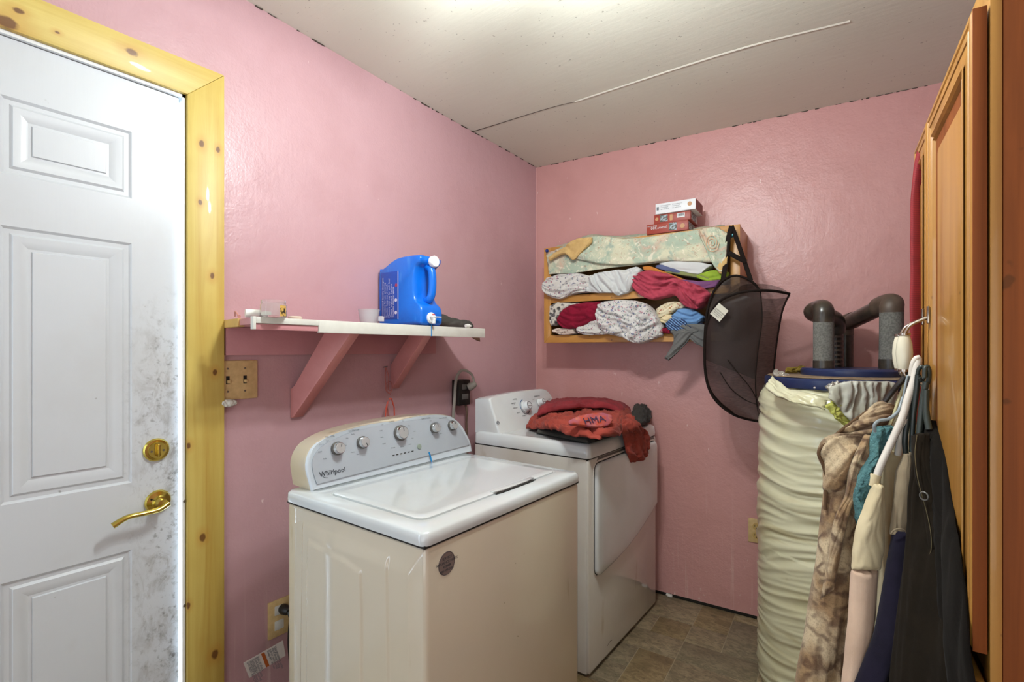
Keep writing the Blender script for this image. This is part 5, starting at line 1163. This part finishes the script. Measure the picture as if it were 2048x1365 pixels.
hang('robe_lapel', [(1728, 870, 1.115), (1700, 930, 1.11), (1690, 990, 1.11), (1668, 1040, 1.115), (1655, 1130, 1.12), (1640, 1200, 1.115)],
     [(1756, 872, 1.10), (1736, 930, 1.10), (1716, 985, 1.10), (1702, 1020, 1.10), (1682, 1100, 1.10), (1668, 1180, 1.10)], lm.m, lr, tf=.012, tb=.008, seed=303, amp=.012, fr_=14, st=6, face=(0, -1, 0), ends=.1)
obj('edge_piping', tube(NB(), PP([(1760, 806, 1.158), (1716, 836, 1.152), (1674, 868, 1.150), (1638, 902, 1.150), (1646, 930, 1.148), (1652, 960, 1.146), (1650, 1020, 1.142)]), .0035, 8, 60), simple('brown_piping', '5d452e', .9), lr)
TE = Mt('teal_terry', '537f82', 1); TE.mix(TE.rng(TE.noise(TE.co(), 130, 4), .42, .62, 0, .7), '33575c'); TE.mix(TE.rng(TE.noise(TE.co(), 20, 3), .5, .7, 0, .4), '77aaa8'); TE.bump(TE.noise(TE.co(), 220, 4), 1, .005)
hang('teal_towel', [(1752, 855, 1.10), (1738, 880, 1.10), (1734, 910, 1.10), (1716, 955, 1.09), (1708, 1000, 1.09), (1712, 1030, 1.09), (1720, 1055, 1.09)],
     [(1782, 850, 1.10), (1784, 880, 1.10), (1768, 915, 1.10), (1748, 960, 1.09), (1736, 1000, 1.09), (1727, 1030, 1.09), (1724, 1055, 1.09)], TE.m, None, 'teal terry cloth robe bunched between the leopard robe and cream hoodie', 'robe', tf=.016, tb=.012, seed=304, amp=.016, fr_=18, st=2, face=(-.3, -1, 0))
CRM = cloth('cream_fleece', 'd8c9a6', '9c8658', .3, 500, .95, .1); PNK = cloth('pale_pink_fleece', 'd2b6a0', '96755c', .3, 500, .95, .1)
ch_ = thing('cream_hoodie', 'cream and pale pink hoodie on the thick white hanger', 'hoodie', P(1730, 1560, 1.04))
hang('shoulder', [(1744, 966, 1.07), (1732, 1005, 1.065), (1716, 1050, 1.06), (1708, 1100, 1.055), (1704, 1140, 1.05)],
     [(1764, 968, 1.065), (1768, 1010, 1.06), (1766, 1060, 1.06), (1764, 1100, 1.055), (1757, 1140, 1.05)], CRM, ch_, tf=.018, tb=.014, seed=305, amp=.010, fr_=9, st=6, face=(-.4, -1, 0), ends=.06)
hang('sleeve', [(1704, 1139, 1.052), (1700, 1200, 1.045), (1694, 1280, 1.03), (1686, 1380, 1.02), (1678, 1560, 1.0)],
     [(1756, 1139, 1.052), (1752, 1200, 1.045), (1746, 1260, 1.035), (1728, 1340, 1.03), (1712, 1400, 1.02), (1706, 1560, 1.0)], PNK, ch_, tf=.018, tb=.014, seed=306, amp=.014, fr_=7, st=9, face=(-.4, -1, 0))
hang('back_panel', [(1772, 900, 1.12), (1762, 960, 1.12), (1758, 1060, 1.11), (1756, 1160, 1.10), (1748, 1280, 1.09), (1735, 1400, 1.08), (1730, 1560, 1.06)],
     [(1806, 905, 1.11), (1792, 960, 1.11), (1784, 1060, 1.10), (1778, 1160, 1.09), (1770, 1240, 1.085), (1760, 1400, 1.07), (1755, 1560, 1.05)], CRM, ch_, tf=.012, tb=.012, seed=307, amp=.014, fr_=9, st=8, face=(-.4, -1, 0))
NV = cloth('navy_velour', '1c1829', '06050c', .5, 500, .9, .1); GRF = cloth('taupe_fleece', '9a8a72', '5a4a36', .35, 500, .95, .1)
nv = thing('navy_pullover', 'navy and taupe pullover between the cream hoodie and black jacket', 'pullover', P(1760, 1560, 1.0))
hang('taupe_yoke', [(1806, 908, 1.065), (1794, 940, 1.06), (1790, 985, 1.055), (1783, 1040, 1.05), (1780, 1070, 1.045)],
     [(1824, 908, 1.055), (1824, 960, 1.05), (1822, 1010, 1.05), (1824, 1045, 1.045), (1826, 1072, 1.045)], GRF, nv, tf=.014, tb=.012, seed=308, amp=.007, fr_=12, st=5, face=(-.5, -1, 0))
hang('navy_body', [(1790, 1060, 1.04), (1778, 1120, 1.03), (1766, 1190, 1.02), (1745, 1280, 1.0), (1712, 1365, .985), (1680, 1450, .97), (1665, 1560, .96)],
     [(1822, 1062, 1.04), (1830, 1110, 1.03), (1824, 1190, 1.02), (1812, 1280, 1.0), (1802, 1365, .99), (1796, 1450, .975), (1792, 1560, .965)], NV, nv, tf=.020, tb=.015, seed=309, amp=.022, fr_=9, st=10, face=(-.5, -1, 0))
obj('seam_piping', tube(NB(), PP([(1782, 1068, 1.03), (1790, 1060, 1.025), (1806, 1060, 1.022), (1824, 1076, 1.024)]), .0016, 6, 20), GRF, nv)
BK = cloth('black_twill', '1d160d', '060503', .45, 700, .9, .02); BK2 = cloth('dark_brown_lining', '14100c', '040302', .4, 700, .9, .02)
bk = thing('black_jacket', 'washed black twill jacket with a snap flap hanging against the oak door', 'jacket', P(1880, 1560, .95))
hang('jacket_back', [(1838, 838, 1.04), (1850, 900, 1.03), (1866, 980, 1.0), (1880, 1080, .96), (1890, 1200, .92), (1895, 1320, .90), (1898, 1560, .88)],
     [(1872, 842, 1.03), (1888, 910, .945), (1902, 1000, .885), (1918, 1090, .81), (1928, 1180, .775), (1938, 1290, .745), (1958, 1420, .73), (1965, 1560, .72)], BK2, bk, tf=.012, tb=.006, seed=310, amp=.012, fr_=9, st=8, face=(-1, -.3, 0))
hang('jacket_front', [(1822, 872, 1.03), (1824, 930, 1.02), (1828, 1000, 1.01), (1832, 1060, 1.0), (1822, 1130, .985), (1814, 1200, .97), (1806, 1290, .955), (1796, 1380, .94), (1790, 1560, .92)],
     [(1856, 866, 1.02), (1862, 930, 1.0), (1880, 1000, .965), (1896, 1070, .93), (1912, 1150, .885), (1922, 1230, .85), (1930, 1320, .82), (1940, 1400, .80), (1950, 1560, .78)], BK, bk, tf=.026, tb=.010, seed=311, amp=.018, fr_=8, st=8, face=(-.8, -.8, 0))
hang('shoulder_flap', [(1830, 868, 1.0), (1826, 910, .99), (1832, 960, .975), (1848, 1020, .96), (1856, 1070, .945), (1856, 1112, .94)],
     [(1856, 866, 1.0), (1860, 900, .985), (1868, 950, .965), (1884, 1000, .94), (1892, 1050, .92), (1893, 1100, .91)], BK, bk, tf=.008, tb=.006, seed=312, amp=.006, fr_=12, st=6, face=(-.8, -.8, 0), ends=.03, pw=.4)
obj('flap_stitching', tube(NB(), PP([(1834, 870, .988), (1830, 910, .978), (1836, 960, .962), (1852, 1020, .945), (1862, 1070, .93), (1860, 1108, .926), (1838, 1124, .955)]), .0008, 5, 60), simple('pale_stitch', '5c5238', .9), bk)
sc_ = P(1848, 993, .945)
obj('snap', tube(NB(), [sc_+axis_to((-.6, -.8, 0))@V((.0075*cos(a), .0075*sin(a), 0)) for a in [2*pi*k/20 for k in range(21)]], .0014, 6, smooth=False), M['grey_pl'], bk)
# red mesh garment over the far door
RM = Mt('red_mesh_jersey', '8e1f26', .75); RM.mix(RM.rng(RM.noise(RM.co(), 40, 2), .4, .7, 0, .3), '5c0d14')
wv = RM.n('ShaderNodeTexWave', bands_direction='Z'); RM.l(RM.co(), wv.inputs[0]); wv.inputs['Scale'].default_value = 70; RM.mix(RM.rng(wv.outputs['Fac'], .3, .8, 0, .45), '5a1016')
rmn = thing('red_mesh_jersey', 'dark red mesh jersey hanging from the far cabinet door', 'jersey', P(1835, 860, 1.22))
hang('jersey_body', [(1838, 296, 1.225), (1829, 340, 1.22), (1823, 400, 1.22), (1822, 500, 1.215), (1822, 640, 1.21), (1822, 760, 1.21), (1824, 850, 1.20)],
     [(1843, 292, 1.225), (1848, 340, 1.22), (1850, 400, 1.22), (1850, 500, 1.215), (1850, 640, 1.21), (1850, 760, 1.21), (1852, 850, 1.20)], RM.m, rmn, tf=.010, tb=.006, seed=313, amp=.003, fr_=9, st=10, face=(-1, -.5, 0), ends=.02)
# hangers
HP = DW(W1-.035, .047, zp-.048)       # inside of the pull under the grip
def hanger(lab, col, hook, arms, r=.005, rough=.35, group=None):
    m = simple('hanger_'+col, col, rough, var=.05); o = thing('coat_hanger', lab, 'hanger', P(*hook[-1])-U*.05, group)
    obj('hook', tube(NB(), PP(hook), r*.75, 10, 30), m, o)
    for a in arms: obj('hanger_arm', tube(NB(), PP(a), r, 10, 30), m, o)
    return o
hanger('thick white plastic hanger with the cream hoodie', 'ddd6cc', [(1822, 752, 1.07), (1826, 728, 1.065), (1834, 716, 1.06), (1838, 722, 1.06), (1832, 760, 1.06)],
       [[(1836, 722, 1.06), (1828, 760, 1.06), (1815, 800, 1.06), (1805, 835, 1.06), (1785, 880, 1.065), (1762, 930, 1.065), (1748, 968, 1.07)],
        [(1807, 838, 1.06), (1803, 870, 1.075), (1796, 910, 1.09)]], .0072)
obj('cuff', tube(NB(), PP([(1752, 950, 1.068), (1745, 972, 1.07)]), .0105, 14, smooth=False), CRM, ch_)
hanger('thin cream wire hanger with the leopard robe', 'cfc79a', [(1824, 742, 1.11), (1818, 738, 1.11), (1812, 752, 1.11), (1808, 775, 1.11)], [[(1810, 765, 1.11), (1798, 800, 1.12), (1786, 835, 1.125), (1772, 868, 1.125)]], .0036)
hanger('black plastic hanger leaning out over the leopard robe', '2a2522', [(1838, 740, 1.10), (1832, 730, 1.10), (1822, 736, 1.10), (1814, 750, 1.10)], [[(1820, 742, 1.10), (1800, 766, 1.11), (1784, 785, 1.125), (1770, 803, 1.135)]], .0058)
hanger('pale grey hanger with a bent tip holding the teal robe', '8f9aa0', [(1820, 760, 1.09), (1816, 752, 1.09), (1812, 768, 1.09), (1806, 800, 1.09)], [[(1806, 795, 1.09), (1800, 815, 1.085), (1795, 825, 1.08), (1778, 838, 1.08), (1758, 842, 1.08), (1749, 851, 1.08), (1750, 864, 1.085)]], .0034)
hanger('dark green-black hanger nearest the white one, carrying the pullover', '2c3330', [(1834, 756, 1.05), (1838, 738, 1.045), (1846, 734, 1.04), (1849, 748, 1.04), (1844, 762, 1.04), (1838, 756, 1.04)], [[(1836, 750, 1.045), (1832, 790, 1.05), (1826, 840, 1.055), (1824, 905, 1.055)], [(1822, 780, 1.06), (1816, 830, 1.06), (1810, 880, 1.06), (1812, 912, 1.062)]], .0052)
hanger('dark green hanger against the oak door, carrying the black jacket', '343c38', [(1850, 772, 1.03), (1856, 764, 1.025), (1858, 745, 1.02), (1855, 734, 1.02), (1850, 738, 1.02), (1849, 756, 1.02)], [[(1852, 764, 1.025), (1846, 800, 1.03), (1840, 850, 1.03), (1838, 880, 1.03)], [(1852, 780, 1.02), (1852, 820, 1.02), (1858, 860, 1.01)]], .0058)
